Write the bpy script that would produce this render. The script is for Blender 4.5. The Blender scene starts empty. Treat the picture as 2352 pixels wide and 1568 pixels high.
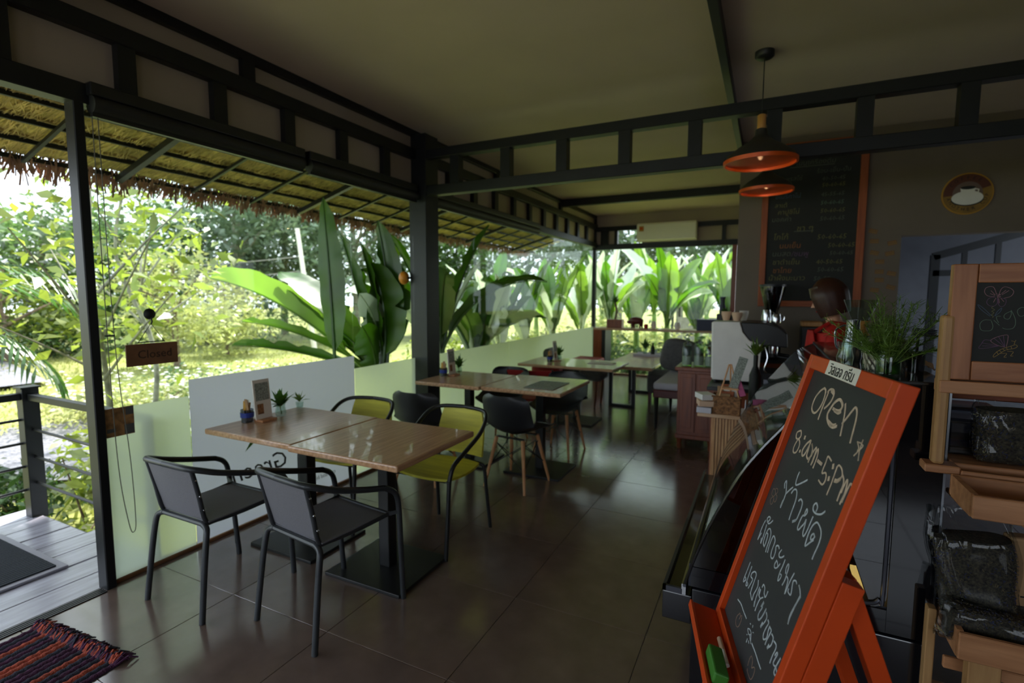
import bpy, bmesh, math, random
import numpy as np
from mathutils import Vector, Matrix, Euler
random.seed(7); RNG = np.random.default_rng(7)
PI = math.pi
S = bpy.context.scene
COL = S.collection
# ------------------------------------------------------------------ camera, sky, sun, exposure
def lin(c):
    c = c / 255.0
    return c / 12.92 if c <= 0.04045 else ((c + 0.055) / 1.055) ** 2.4
def rgb(r, g, b): return (lin(r), lin(g), lin(b), 1.0)
YAW, PITCH, ROLL = -0.4611, -0.0899, 0.0027
fw = Vector((math.sin(YAW) * math.cos(PITCH), math.cos(YAW) * math.cos(PITCH), math.sin(PITCH)))
rt = Vector((math.cos(YAW), -math.sin(YAW), 0)); up = rt.cross(fw)
r2 = rt * math.cos(ROLL) + up * math.sin(ROLL); u2 = -rt * math.sin(ROLL) + up * math.cos(ROLL)
cam = bpy.data.cameras.new('camera'); cam.lens = 18.0; cam.sensor_width = 36.0; cam.clip_start = 0.05; cam.clip_end = 300
co = bpy.data.objects.new('camera', cam); COL.objects.link(co)
M3 = Matrix((r2, u2, -fw)).transposed()
co.matrix_world = Matrix.Translation((0, 0, 1.5)) @ M3.to_4x4()
cam.dof.use_dof = True; cam.dof.focus_distance = 1.45; cam.dof.aperture_fstop = 2.8
S.camera = co
W = bpy.data.worlds.new('sky'); S.world = W; W.use_nodes = True
wn = W.node_tree.nodes; wn.clear()
wo = wn.new('ShaderNodeOutputWorld'); bg = wn.new('ShaderNodeBackground'); sk = wn.new('ShaderNodeTexSky')
sk.sky_type = 'HOSEK_WILKIE'; sk.turbidity = 8.0; sk.ground_albedo = 0.3
SUN_DIR = Vector((-0.16, 0.42, 0.88)).normalized()
sk.sun_direction = SUN_DIR
mixw = wn.new('ShaderNodeMix'); mixw.data_type = 'RGBA'; mixw.inputs[0].default_value = 0.86
W.node_tree.links.new(sk.outputs[0], mixw.inputs[6]); mixw.inputs[7].default_value = (0.80, 0.89, 1.0, 1)
W.node_tree.links.new(mixw.outputs[2], bg.inputs[0]); bg.inputs[1].default_value = 1.1
W.node_tree.links.new(bg.outputs[0], wo.inputs[0])
sun = bpy.data.lights.new('sun', 'SUN'); sun.energy = 3.2; sun.angle = math.radians(2.0); sun.color = (1.0, 0.96, 0.88)
so = bpy.data.objects.new('sun', sun); COL.objects.link(so); so.rotation_euler = SUN_DIR.to_track_quat('Z', 'Y').to_euler()
S.view_settings.view_transform = 'Standard'; S.view_settings.look = 'None'; S.view_settings.gamma = 1.0
S.view_settings.use_curve_mapping = False; S.view_settings.exposure = 1.55
S.cycles.max_bounces = 10; S.cycles.diffuse_bounces = 5; S.cycles.glossy_bounces = 4; S.cycles.transparent_max_bounces = 16
S.cycles.transmission_bounces = 8; S.cycles.caustics_reflective = False; S.cycles.caustics_refractive = False
S.cycles.sample_clamp_indirect = 6.0
# ------------------------------------------------------------------ materials
def mat(name, c, rough=0.5, metal=0.0, spec=0.5, var=0.0, vscale=8.0, bump=0.0, bscale=60.0, emit=None, estr=0.0, alpha=None, stretch=None, c2=None, coat=0.0):
    m = bpy.data.materials.new(name); m.use_nodes = True
    nt = m.node_tree; b = nt.nodes['Principled BSDF']
    b.inputs['Base Color'].default_value = rgb(*c); b.inputs['Roughness'].default_value = rough
    b.inputs['Metallic'].default_value = metal; b.inputs['Specular IOR Level'].default_value = spec
    b.inputs['Coat Weight'].default_value = coat
    if spec >= 1.0: b.inputs['IOR'].default_value = 1.75
    if alpha is not None: b.inputs['Alpha'].default_value = alpha
    if emit: b.inputs['Emission Color'].default_value = rgb(*emit); b.inputs['Emission Strength'].default_value = estr
    if var or bump:
        tc = nt.nodes.new('ShaderNodeTexCoord'); mp = nt.nodes.new('ShaderNodeMapping'); nt.links.new(tc.outputs['Object'], mp.inputs[0])
        if stretch: mp.inputs['Scale'].default_value = stretch
    if var:
        n = nt.nodes.new('ShaderNodeTexNoise'); n.inputs['Scale'].default_value = vscale; n.inputs['Detail'].default_value = 5
        nt.links.new(mp.outputs[0], n.inputs[0])
        rp = nt.nodes.new('ShaderNodeValToRGB'); rp.color_ramp.elements[0].position = 0.3; rp.color_ramp.elements[1].position = 0.7
        a = c2 if c2 else tuple(x * (1 - var) for x in c); d = c if c2 else tuple(min(255, x * (1 + var * 0.5)) for x in c)
        rp.color_ramp.elements[0].color = rgb(*a); rp.color_ramp.elements[1].color = rgb(*d)
        nt.links.new(n.outputs[0], rp.inputs[0]); nt.links.new(rp.outputs[0], b.inputs['Base Color'])
    if bump:
        n2 = nt.nodes.new('ShaderNodeTexNoise'); n2.inputs['Scale'].default_value = bscale; n2.inputs['Detail'].default_value = 3
        nt.links.new(mp.outputs[0], n2.inputs[0])
        bp = nt.nodes.new('ShaderNodeBump'); bp.inputs['Strength'].default_value = bump; bp.inputs['Distance'].default_value = 0.01
        nt.links.new(n2.outputs[0], bp.inputs['Height']); nt.links.new(bp.outputs[0], b.inputs['Normal'])
    return m
def wood(name, c, dark, rough=0.4, axis='x', scale=3.0, coat=0.0):
    st = {'x': (1.2, 14, 14), 'y': (14, 1.2, 14), 'z': (14, 14, 1.2)}[axis]
    return mat(name, c, rough=rough, var=0.3, vscale=scale, c2=dark, stretch=st, bump=0.05, bscale=18, coat=coat)
def leafmat(name, c, back=None, trans=0.45, rough=0.4, var=0.25, vscale=3.0, gloss=0.06):
    m = bpy.data.materials.new(name); m.use_nodes = True; nt = m.node_tree; nt.nodes.clear()
    o = nt.nodes.new('ShaderNodeOutputMaterial'); d = nt.nodes.new('ShaderNodeBsdfDiffuse'); t = nt.nodes.new('ShaderNodeBsdfTranslucent')
    g = nt.nodes.new('ShaderNodeBsdfGlossy'); g.inputs['Roughness'].default_value = rough; g.inputs['Color'].default_value = (1, 1, 1, 1)
    mx = nt.nodes.new('ShaderNodeMixShader'); mx.inputs[0].default_value = trans; m2 = nt.nodes.new('ShaderNodeMixShader'); m2.inputs[0].default_value = gloss
    tc = nt.nodes.new('ShaderNodeTexCoord'); n = nt.nodes.new('ShaderNodeTexNoise'); n.inputs['Scale'].default_value = vscale; n.inputs['Detail'].default_value = 2
    nt.links.new(tc.outputs['Object'], n.inputs[0])
    rp = nt.nodes.new('ShaderNodeValToRGB'); rp.color_ramp.elements[0].position = 0.32; rp.color_ramp.elements[1].position = 0.68
    rp.color_ramp.elements[0].color = rgb(*[x * (1 - var) for x in c]); rp.color_ramp.elements[1].color = rgb(*[min(255, x * (1 + var * 0.6)) for x in c])
    nt.links.new(n.outputs[0], rp.inputs[0]); nt.links.new(rp.outputs[0], d.inputs[0])
    hs = nt.nodes.new('ShaderNodeHueSaturation'); hs.inputs['Hue'].default_value = 0.495; hs.inputs['Saturation'].default_value = 1.0; hs.inputs['Value'].default_value = 1.3
    nt.links.new(rp.outputs[0], hs.inputs['Color']); nt.links.new(hs.outputs[0], t.inputs[0])
    nt.links.new(d.outputs[0], mx.inputs[1]); nt.links.new(t.outputs[0], mx.inputs[2])
    nt.links.new(mx.outputs[0], m2.inputs[1]); nt.links.new(g.outputs[0], m2.inputs[2]); nt.links.new(m2.outputs[0], o.inputs[0])
    return m
def glassmat(name, tint=(255, 255, 255), refl=1.0, rough=0.0):
    m = bpy.data.materials.new(name); m.use_nodes = True; nt = m.node_tree; nt.nodes.clear()
    o = nt.nodes.new('ShaderNodeOutputMaterial'); t = nt.nodes.new('ShaderNodeBsdfTransparent'); t.inputs[0].default_value = rgb(*tint)
    g = nt.nodes.new('ShaderNodeBsdfGlossy'); g.inputs['Roughness'].default_value = rough
    f = nt.nodes.new('ShaderNodeLayerWeight'); f.inputs[0].default_value = 0.5
    pw = nt.nodes.new('ShaderNodeMath'); pw.operation = 'POWER'; pw.inputs[1].default_value = 5.0; nt.links.new(f.outputs['Facing'], pw.inputs[0])
    mu = nt.nodes.new('ShaderNodeMath'); mu.operation = 'MULTIPLY_ADD'; mu.inputs[1].default_value = 0.9 * min(refl, 1.0); mu.inputs[2].default_value = 0.04 * refl; mu.use_clamp = True
    mx = nt.nodes.new('ShaderNodeMixShader')
    nt.links.new(pw.outputs[0], mu.inputs[0]); nt.links.new(mu.outputs[0], mx.inputs[0])
    nt.links.new(t.outputs[0], mx.inputs[1]); nt.links.new(g.outputs[0], mx.inputs[2]); nt.links.new(mx.outputs[0], o.inputs[0])
    return m
def filmmat(name, c, clear=0.5, tr=0.5, rough=0.45):
    """frosted film: light that passes is scattered, so shapes behind it blur"""
    m = bpy.data.materials.new(name); m.use_nodes = True; nt = m.node_tree; nt.nodes.clear()
    o = nt.nodes.new('ShaderNodeOutputMaterial'); d = nt.nodes.new('ShaderNodeBsdfDiffuse'); t = nt.nodes.new('ShaderNodeBsdfTranslucent')
    r = nt.nodes.new('ShaderNodeBsdfRefraction'); r.inputs['Roughness'].default_value = rough; r.inputs['IOR'].default_value = 1.25
    for x in (d, t, r): x.inputs[0].default_value = rgb(*c)
    a = nt.nodes.new('ShaderNodeMixShader'); a.inputs[0].default_value = tr; b = nt.nodes.new('ShaderNodeMixShader'); b.inputs[0].default_value = clear
    nt.links.new(d.outputs[0], a.inputs[1]); nt.links.new(t.outputs[0], a.inputs[2])
    nt.links.new(a.outputs[0], b.inputs[1]); nt.links.new(r.outputs[0], b.inputs[2]); nt.links.new(b.outputs[0], o.inputs[0])
    return m
X = {}
X['steel'] = mat('dark_steel', (27, 30, 32), rough=0.42, spec=0.4, var=0.12, vscale=5)
X['steel2'] = mat('chair_steel', (62, 66, 70), rough=0.35, metal=0.3, var=0.1)
X['blacksteel'] = mat('black_steel', (30, 32, 33), rough=0.4, spec=0.5)
X['white_board'] = mat('ceiling_board', (218, 202, 186), rough=0.8, var=0.04, vscale=1.2)
X['panel'] = mat('panel_board', (180, 166, 150), rough=0.7, var=0.04, vscale=2)
X['tile'] = mat('floor_tile', (120, 102, 93), rough=0.17, spec=1.0, coat=0.0, var=0.10, vscale=6, bump=0.02, bscale=9)
X['grout'] = mat('grout', (150, 146, 142), rough=0.6)
X['greywall'] = mat('grey_wall', (124, 112, 100), rough=0.75, var=0.05, vscale=2.5)
X['bluewall'] = mat('blue_grey_wall', (92, 95, 102), rough=0.7, var=0.04)
X['deck'] = mat('deck_board', (176, 174, 188), rough=0.26, spec=0.9, var=0.16, vscale=4, stretch=(10, 1, 10), bump=0.12, bscale=14)
X['thatch'] = mat('thatch', (222, 196, 132), rough=0.9, var=0.35, vscale=5, bump=0.5, bscale=40, stretch=(2, 12, 2))
X['straw'] = mat('straw', (214, 188, 136), rough=0.9, var=0.35, vscale=9)
X['fringe'] = mat('dry_fringe', (176, 136, 116), rough=0.9, var=0.4, vscale=12)
X['glass'] = glassmat('clear_glass', (250, 254, 251), 0.4)
X['glass2'] = glassmat('thin_glass', (232, 240, 236), 1.2)
X['smoke'] = glassmat('dark_glass', (70, 76, 84), 2.2)
X['film'] = filmmat('frosted_film', (246, 250, 240), clear=0.5, tr=0.85, rough=0.5)
X['banner'] = filmmat('white_banner', (238, 238, 246), clear=0.0, tr=0.6)
X['plastic_bag'] = glassmat('clear_plastic', (236, 238, 238), 0.8, 0.06)
X['ttop'] = wood('table_wood', (222, 178, 136), (184, 138, 98), rough=0.3, axis='y', scale=4, coat=0.4)
X['ttop_x'] = wood('table_wood_long', (222, 184, 142), (186, 144, 104), rough=0.3, axis='x', scale=4, coat=0.4)
X['dowel'] = wood('beech', (232, 176, 122), (206, 148, 98), rough=0.45, axis='z')
X['pine'] = wood('pine', (206, 150, 106), (170, 116, 76), rough=0.5, axis='x', scale=3)
X['pinez'] = wood('pine_upright', (196, 156, 104), (166, 122, 76), rough=0.5, axis='z', scale=3)
X['frame_wood'] = wood('frame_wood', (178, 118, 76), (142, 86, 50), rough=0.45, axis='z', scale=3)
X['frame_wood_x'] = wood('frame_wood_x', (178, 118, 76), (142, 86, 50), rough=0.45, axis='x', scale=3)
X['orangewood'] = wood('orange_wood', (176, 92, 44), (146, 70, 30), rough=0.5, axis='z', scale=3)
X['orangewood_x'] = wood('orange_wood_x', (176, 92, 44), (146, 70, 30), rough=0.5, axis='x', scale=3)
X['redwood'] = wood('red_brown_wood', (150, 82, 52), (118, 60, 38), rough=0.35, axis='z', scale=3)
X['orange'] = mat('orange_paint', (210, 72, 18), rough=0.4, spec=0.4, var=0.05, vscale=6)
X['chalkboard'] = mat('chalkboard', (52, 53, 58), rough=0.6, var=0.12, vscale=5)
X['chalkdark'] = mat('chalkboard_dark', (34, 36, 34), rough=0.7, var=0.1, vscale=4)
X['beige_chalk'] = mat('beige_chalk', (214, 194, 172), rough=0.9, var=0.12, vscale=90)
X['white_chalk'] = mat('white_chalk', (190, 200, 210), rough=0.9, var=0.12, vscale=90)
X['tan_chalk'] = mat('tan_chalk', (140, 116, 104), rough=0.9, var=0.12, vscale=90)
for k, c in dict(pink=(150, 110, 120), blue=(80, 96, 120), yellow=(116, 112, 72), green=(104, 124, 108), amber=(150, 124, 74), dim=(96, 100, 90), violet=(104, 76, 106), orangec=(150, 96, 58)).items():
    X['chalk_' + k] = mat('chalk_' + k, c, rough=0.9)
X['white'] = mat('white_plastic', (246, 244, 238), rough=0.4, var=0.03)
X['ac_white'] = mat('ac_white', (246, 244, 236), rough=0.45)
X['paper'] = mat('paper', (236, 230, 218), rough=0.8, var=0.05)
X['black'] = mat('black_plastic', (32, 34, 37), rough=0.42, spec=0.5)
X['shell'] = mat('black_shell', (40, 42, 46), rough=0.38, spec=0.5, bump=0.02, bscale=400)
X['mesh_fabric'] = mat('grey_sling', (118, 118, 126), rough=0.6, var=0.08, vscale=300, bump=0.1, bscale=500)
X['yellow'] = wood('yellow_stain', (222, 216, 66), (186, 180, 48), rough=0.45, axis='x', scale=2)
X['chrome'] = mat('chrome', (200, 202, 205), rough=0.12, metal=1.0)
X['lampshade'] = mat('lamp_black', (48, 46, 42), rough=0.5)
X['copper'] = mat('orange_inside', (226, 92, 26), rough=0.35, metal=0.2, spec=0.6)
X['bulb'] = mat('lit_bulb', (255, 190, 110), emit=(255, 170, 90), estr=2.0)
X['lampwood'] = wood('lamp_wood', (214, 160, 92), (186, 130, 66), axis='z')
X['laminate'] = mat('black_laminate', (26, 27, 32), rough=0.14, spec=0.6, coat=0.4)
X['casegrey'] = mat('case_grey', (74, 76, 86), rough=0.22, spec=0.5, metal=0.3)
X['red'] = mat('red_cloth', (186, 26, 20), rough=0.7, var=0.1, vscale=20)
X['redpaint'] = mat('red_fabric', (170, 40, 40), rough=0.6)
X['skin'] = mat('skin', (206, 152, 122), rough=0.5)
X['hair'] = mat('brown_hair', (62, 30, 18), rough=0.45, var=0.3, vscale=40, stretch=(8, 8, 1))
X['cream'] = mat('cream_cloth', (224, 190, 160), rough=0.8)
X['dirtgreen'] = mat('lawn_soil', (146, 150, 84), rough=0.95, var=0.25, vscale=0.8)
X['gravel'] = mat('gravel', (128, 128, 134), rough=0.9, var=0.3, vscale=30, bump=0.6, bscale=60)
X['bark'] = mat('bark', (120, 104, 88), rough=0.9, var=0.3, vscale=10, bump=0.5, bscale=30)
X['greybark'] = mat('grey_bark', (150, 148, 130), rough=0.9, var=0.25, vscale=10)
X['stem'] = mat('banana_stem', (120, 150, 70), rough=0.6, var=0.25, vscale=4)
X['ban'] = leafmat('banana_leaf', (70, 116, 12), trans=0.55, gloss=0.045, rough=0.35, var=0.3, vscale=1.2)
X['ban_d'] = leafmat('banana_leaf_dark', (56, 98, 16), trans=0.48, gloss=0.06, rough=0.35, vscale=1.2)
X['ban_w'] = leafmat('banana_leaf_sunlit', (206, 220, 186), trans=0.4, gloss=0.2, rough=0.35, var=0.15, vscale=1.2)  # white sun glare is put into this pale leaf colour
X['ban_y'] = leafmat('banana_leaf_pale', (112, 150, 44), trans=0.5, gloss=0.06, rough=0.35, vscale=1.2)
X['lf_y'] = leafmat('yellow_green_leaf', (134, 152, 54), trans=0.55, var=0.3, vscale=1.5)
X['lf_p'] = leafmat('pale_leaf', (176, 182, 112), trans=0.45, var=0.25, vscale=0.6)
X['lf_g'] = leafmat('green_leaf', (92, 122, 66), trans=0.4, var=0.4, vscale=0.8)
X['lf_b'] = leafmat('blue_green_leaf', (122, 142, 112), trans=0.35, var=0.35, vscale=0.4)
X['lf_d'] = leafmat('dark_leaf', (52, 84, 32), trans=0.35, var=0.3, vscale=2)
X['grass'] = leafmat('grass', (156, 162, 88), trans=0.5, var=0.2, vscale=0.5)
X['fern'] = leafmat('dill_green', (104, 140, 52), trans=0.4, var=0.25, vscale=30)
X['pot_leaf'] = leafmat('potted_leaf', (64, 110, 36), trans=0.4, var=0.25, vscale=20)
X['flower'] = leafmat('white_flower', (236, 232, 232), trans=0.5, var=0.08)
X['clay'] = mat('clay', (150, 96, 70), rough=0.8)
X['woven'] = mat('woven_basket', (150, 106, 68), rough=0.8, var=0.4, vscale=60, bump=0.6, bscale=120)
X['kraft'] = mat('kraft_paper', (176, 140, 100), rough=0.8, var=0.1, vscale=12)
X['tea'] = mat('dried_tea', (92, 86, 70), rough=0.85, var=0.5, vscale=160, c2=(24, 25, 32), bump=0.5, bscale=150)
X['tea_f'] = mat('tea_flakes', (100, 90, 68), rough=0.85, var=0.4, vscale=60)
X['tea_b'] = mat('tea_petals', (54, 62, 104), rough=0.85, var=0.4, vscale=60)
X['blueplastic'] = mat('blue_plastic', (34, 60, 150), rough=0.4)
X['clearbox'] = glassmat('cloudy_plastic', (180, 184, 190), 2.5, 0.15)
X['greycush'] = mat('grey_cushion', (112, 112, 112), rough=0.9, var=0.1, vscale=30)
X['whitecush'] = mat('white_cushion', (214, 214, 224), rough=0.9)
X['maroon'] = mat('maroon_wood', (92, 30, 26), rough=0.4)
X['blind'] = mat('blind_slats', (40, 41, 40), rough=0.6, var=0.15, vscale=30, stretch=(1, 1, 30))
X['cord'] = mat('bead_cord', (112, 110, 100), rough=0.5)
X['signbrown'] = mat('sign_brown', (132, 92, 60), rough=0.6, var=0.1, vscale=12)
X['signtext'] = mat('sign_text', (58, 40, 28), rough=0.6)
X['logo_ink'] = mat('grey_ink', (98, 102, 100), rough=0.7)
X['logo_ink_l'] = mat('light_grey_ink', (150, 154, 156), rough=0.7)
X['ink'] = mat('black_ink', (22, 26, 22), rough=0.6)
X['ringgold'] = mat('ring_gold', (150, 114, 44), rough=0.5, var=0.2, vscale=9)
X['gold'] = mat('gold_yellow', (190, 140, 40), rough=0.45)
X['rust'] = mat('red_brown_disc', (96, 48, 28), rough=0.5)
X['silver'] = mat('silver_ceramic', (176, 172, 156), rough=0.35, metal=0.25, var=0.25, vscale=50, bump=0.4, bscale=60)
X['steelshine'] = mat('stainless', (150, 154, 160), rough=0.22, metal=0.9)
X['matdark'] = mat('door_mat', (46, 52, 60), rough=0.95, var=0.2, vscale=200, bump=0.5, bscale=300)
X['matedge'] = mat('mat_edge', (150, 148, 160), rough=0.5)
X['purple'] = mat('purple_yarn', (74, 32, 66), rough=0.95, bump=0.6, bscale=160, var=0.2, vscale=60)
X['charcoal'] = mat('charcoal_yarn', (50, 50, 66), rough=0.95, bump=0.6, bscale=160, var=0.2, vscale=60)
X['orangeyarn'] = mat('orange_yarn', (180, 82, 60), rough=0.95, bump=0.6, bscale=160, var=0.2, vscale=60)
X['bamboo'] = wood('striped_slats', (222, 178, 128), (176, 128, 84), axis='z', scale=6)
X['lampball'] = mat('orange_globe', (226, 140, 40), rough=0.4, var=0.2, vscale=20)
X['lgreen'] = mat('green_plastic', (60, 130, 40), rough=0.5)
X['pinkp'] = mat('pink_pack', (200, 90, 140), rough=0.5)
X['jarwater'] = glassmat('jar_water', (150, 190, 120), 1.5)
X['fruit'] = mat('yellow_pot', (150, 150, 40), rough=0.4)
X['concrete'] = mat('concrete', (150, 146, 140), rough=0.9, var=0.15)
X['tealight'] = mat('case_lamp', (255, 214, 120), emit=(255, 204, 110), estr=6.0)
X['greyboard'] = mat('printed_card', (150, 158, 148), rough=0.6, var=0.35, vscale=120)
X['brownroof'] = mat('brown_roof', (120, 100, 92), rough=0.8)
X['bluebox'] = mat('blue_grey_box', (70, 74, 96), rough=0.6)

# ------------------------------------------------------------------ mesh helpers
class MB:
    def __init__(s): s.v = []; s.f = []
    def add(s, vs, fs):
        o = len(s.v); s.v += [tuple(p) for p in vs]; s.f += [tuple(i + o for i in f) for f in fs]; return s
    def box(s, x0, x1, y0, y1, z0, z1, M=None):
        vs = [Vector((x, y, z)) for x in (x0, x1) for y in (y0, y1) for z in (z0, z1)]
        if M is not None: vs = [M @ p for p in vs]
        return s.add(vs, [(0, 1, 3, 2), (4, 6, 7, 5), (0, 4, 5, 1), (2, 3, 7, 6), (0, 2, 6, 4), (1, 5, 7, 3)])
    def beam(s, a, b, w, h, roll=0.0, upv=(0, 0, 1)):
        a, b = Vector(a), Vector(b); d = (b - a); L = d.length; d.normalize(); u = Vector(upv)
        if abs(d.dot(u)) > 0.98: u = Vector((0, 1, 0))
        x = d.cross(u).normalized(); z = x.cross(d)
        Mx = Matrix((x, d, z)).transposed().to_4x4(); Mx.translation = a
        return s.box(-w / 2, w / 2, 0, L, -h / 2, h / 2, Mx @ Matrix.Rotation(roll, 4, 'Y'))
    def tube(s, pts, r, n=8, closed=False):
        P = [Vector(p) for p in pts]; m = len(P); rs = r if isinstance(r, (list, tuple)) else [r] * m
        rings = []; pu = None
        for i in range(m):
            if closed: d = P[(i + 1) % m] - P[i - 1]
            else: d = P[min(i + 1, m - 1)] - P[max(i - 1, 0)]
            d.normalize()
            if pu is None:
                pu = d.orthogonal().normalized()
            else:
                pu = pu - d * pu.dot(d)
                pu = pu.normalized() if pu.length > 1e-6 else d.orthogonal().normalized()
            w = d.cross(pu)
            rings.append([P[i] + (pu * math.cos(2 * PI * k / n) + w * math.sin(2 * PI * k / n)) * rs[i] for k in range(n)])
        vs = [p for R in rings for p in R]; fs = []
        for i in range(m if closed else m - 1):
            j = (i + 1) % m
            for k in range(n): fs.append((i * n + k, i * n + (k + 1) % n, j * n + (k + 1) % n, j * n + k))
        if not closed: fs.append(tuple(range(n - 1, -1, -1))); fs.append(tuple((m - 1) * n + k for k in range(n)))
        return s.add(vs, fs)
    def lathe(s, prof, n=24, c=(0, 0, 0), M=None, close=False):
        vs = []; fs = []; m = len(prof)
        for r, z in prof:
            for k in range(n):
                p = Vector((c[0] + r * math.cos(2 * PI * k / n), c[1] + r * math.sin(2 * PI * k / n), c[2] + z)); vs.append(M @ p if M is not None else p)
        for i in range(m - 1 if not close else m):
            j = (i + 1) % m
            for k in range(n): fs.append((i * n + k, i * n + (k + 1) % n, j * n + (k + 1) % n, j * n + k))
        if not close:
            if prof[0][0] > 1e-5: fs.append(tuple(range(n - 1, -1, -1)))
            if prof[-1][0] > 1e-5: fs.append(tuple((m - 1) * n + k for k in range(n)))
        return s.add(vs, fs)
    def prism(s, poly, t0, t1, M=None):
        """poly in local x,z ; extruded along local y"""
        n = len(poly); vs = [Vector((p[0], t0, p[1])) for p in poly] + [Vector((p[0], t1, p[1])) for p in poly]
        if M is not None: vs = [M @ p for p in vs]
        return s.add(vs, [tuple(range(n)), tuple(range(2 * n - 1, n - 1, -1))] + [(i, i + n, (i + 1) % n + n, (i + 1) % n) for i in range(n)])
    def grid(s, fn, nu, nv, thick=0.0):
        P = [[Vector(fn(i / nu, j / nv)) for j in range(nv + 1)] for i in range(nu + 1)]
        vs = [p for r in P for p in r]; w = nv + 1
        fs = [(i * w + j, (i + 1) * w + j, (i + 1) * w + j + 1, i * w + j + 1) for i in range(nu) for j in range(nv)]
        if thick:
            N = [[None] * w for _ in range(nu + 1)]
            for i in range(nu + 1):
                for j in range(w):
                    a = P[min(i + 1, nu)][j] - P[max(i - 1, 0)][j]; b = P[i][min(j + 1, nv)] - P[i][max(j - 1, 0)]
                    N[i][j] = a.cross(b).normalized()
            o = len(vs); vs += [P[i][j] - N[i][j] * thick for i in range(nu + 1) for j in range(w)]
            fs += [(o + i * w + j + 1, o + (i + 1) * w + j + 1, o + (i + 1) * w + j, o + i * w + j) for i in range(nu) for j in range(nv)]
            for i in range(nu):
                fs.append((i * w, o + i * w, o + (i + 1) * w, (i + 1) * w)); fs.append((i * w + nv, (i + 1) * w + nv, o + (i + 1) * w + nv, o + i * w + nv))
            for j in range(nv):
                fs.append((j, j + 1, o + j + 1, o + j)); fs.append((nu * w + j, o + nu * w + j, o + nu * w + j + 1, nu * w + j + 1))
        return s.add(vs, fs)
    def blob(s, c, r, n=10, m=7, jit=0.0, seed=0):
        rr = random.Random(seed); vs = []; fs = []
        for i in range(m + 1):
            th = PI * i / m
            for k in range(n):
                q = 1 + rr.uniform(-jit, jit); ph = 2 * PI * k / n
                vs.append((c[0] + r[0] * q * math.sin(th) * math.cos(ph), c[1] + r[1] * q * math.sin(th) * math.sin(ph), c[2] + r[2] * q * math.cos(th)))
        for i in range(m):
            for k in range(n): fs.append((i * n + k, (i + 1) * n + k, (i + 1) * n + (k + 1) % n, i * n + (k + 1) % n))
        return s.add(vs, fs)
    def build(s, name, m, parent=None, smooth=False, bevel=0.0, loc=None, kind=None, label=None, seg=2):
        me = bpy.data.meshes.new(name); me.from_pydata(s.v, [], s.f)
        bm = bmesh.new(); bm.from_mesh(me); bmesh.ops.remove_doubles(bm, verts=bm.verts, dist=1e-6); bmesh.ops.recalc_face_normals(bm, faces=bm.faces)
        if bevel:
            es = [e for e in bm.edges if len(e.link_faces) == 2 and e.calc_face_angle(0) > 0.6]
            bmesh.ops.bevel(bm, geom=es, offset=bevel, segments=seg, profile=0.5, affect='EDGES', clamp_overlap=True)
        bm.to_mesh(me); bm.free()
        return link(name, me, m, parent, smooth, loc, kind, label)
def link(name, me, m, parent=None, smooth=False, loc=None, kind=None, label=None):
    if m is not None:
        me.materials.clear(); me.materials.append(m)
    if smooth:
        me.polygons.foreach_set('use_smooth', [True] * len(me.polygons))
        try: me.set_sharp_from_angle(angle=0.9)
        except Exception: pass
    o = bpy.data.objects.new(name, me); COL.objects.link(o)
    if parent is not None: o.parent = parent
    if loc is not None: o.location = loc
    if kind: o['kind'] = kind
    if label: o['label'] = label
    return o
def thing(name, label, cat, loc=(0, 0, 0), rz=0.0, group=None):
    o = bpy.data.objects.new(name, None); COL.objects.link(o); o.empty_display_size = 0.1
    o.location = loc; o.rotation_euler = (0, 0, rz); o['label'] = label; o['category'] = cat
    if group: o['group'] = group
    return o
def tag(o, label, cat, group=None):
    o['label'] = label; o['category'] = cat
    if group: o['group'] = group
    return o
def struct(name, label=None):
    o = bpy.data.objects.new(name, None); COL.objects.link(o); o['kind'] = 'structure'; o.empty_display_size = 0.1
    if label: o['label'] = label
    return o
def dup(root, loc, rz, label, group=None):
    r = root.copy(); COL.objects.link(r); r.location = loc; r.rotation_euler = (0, 0, rz); r['label'] = label
    if group: r['group'] = group
    for ch in list(root.children):
        c = ch.copy(); COL.objects.link(c); c.parent = r
        for g in list(ch.children):
            d = g.copy(); COL.objects.link(d); d.parent = c
    return r
def bez(pts, n=6):
    """smooth catmull-rom through points"""
    P = [Vector(p) for p in pts]; out = []
    for i in range(len(P) - 1):
        a = P[max(i - 1, 0)]; b = P[i]; c = P[i + 1]; d = P[min(i + 2, len(P) - 1)]
        for k in range(n):
            t = k / n
            out.append(0.5 * ((2 * b) + (c - a) * t + (2 * a - 5 * b + 4 * c - d) * t * t + (3 * b - a - 3 * c + d) * t ** 3))
    out.append(P[-1]); return out
_dg = None
def text_mesh(body, size, res=2, align='CENTER', shear=0.0):
    c = bpy.data.curves.new('txt', 'FONT'); c.body = body; c.size = size; c.resolution_u = res; c.align_x = align; c.align_y = 'CENTER'; c.shear = shear; c.extrude = 0.0004
    o = bpy.data.objects.new('txt', c); COL.objects.link(o)
    dg = bpy.context.evaluated_depsgraph_get(); me = bpy.data.meshes.new_from_object(o.evaluated_get(dg))
    bpy.data.objects.remove(o); bpy.data.curves.remove(c)
    return me
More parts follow.
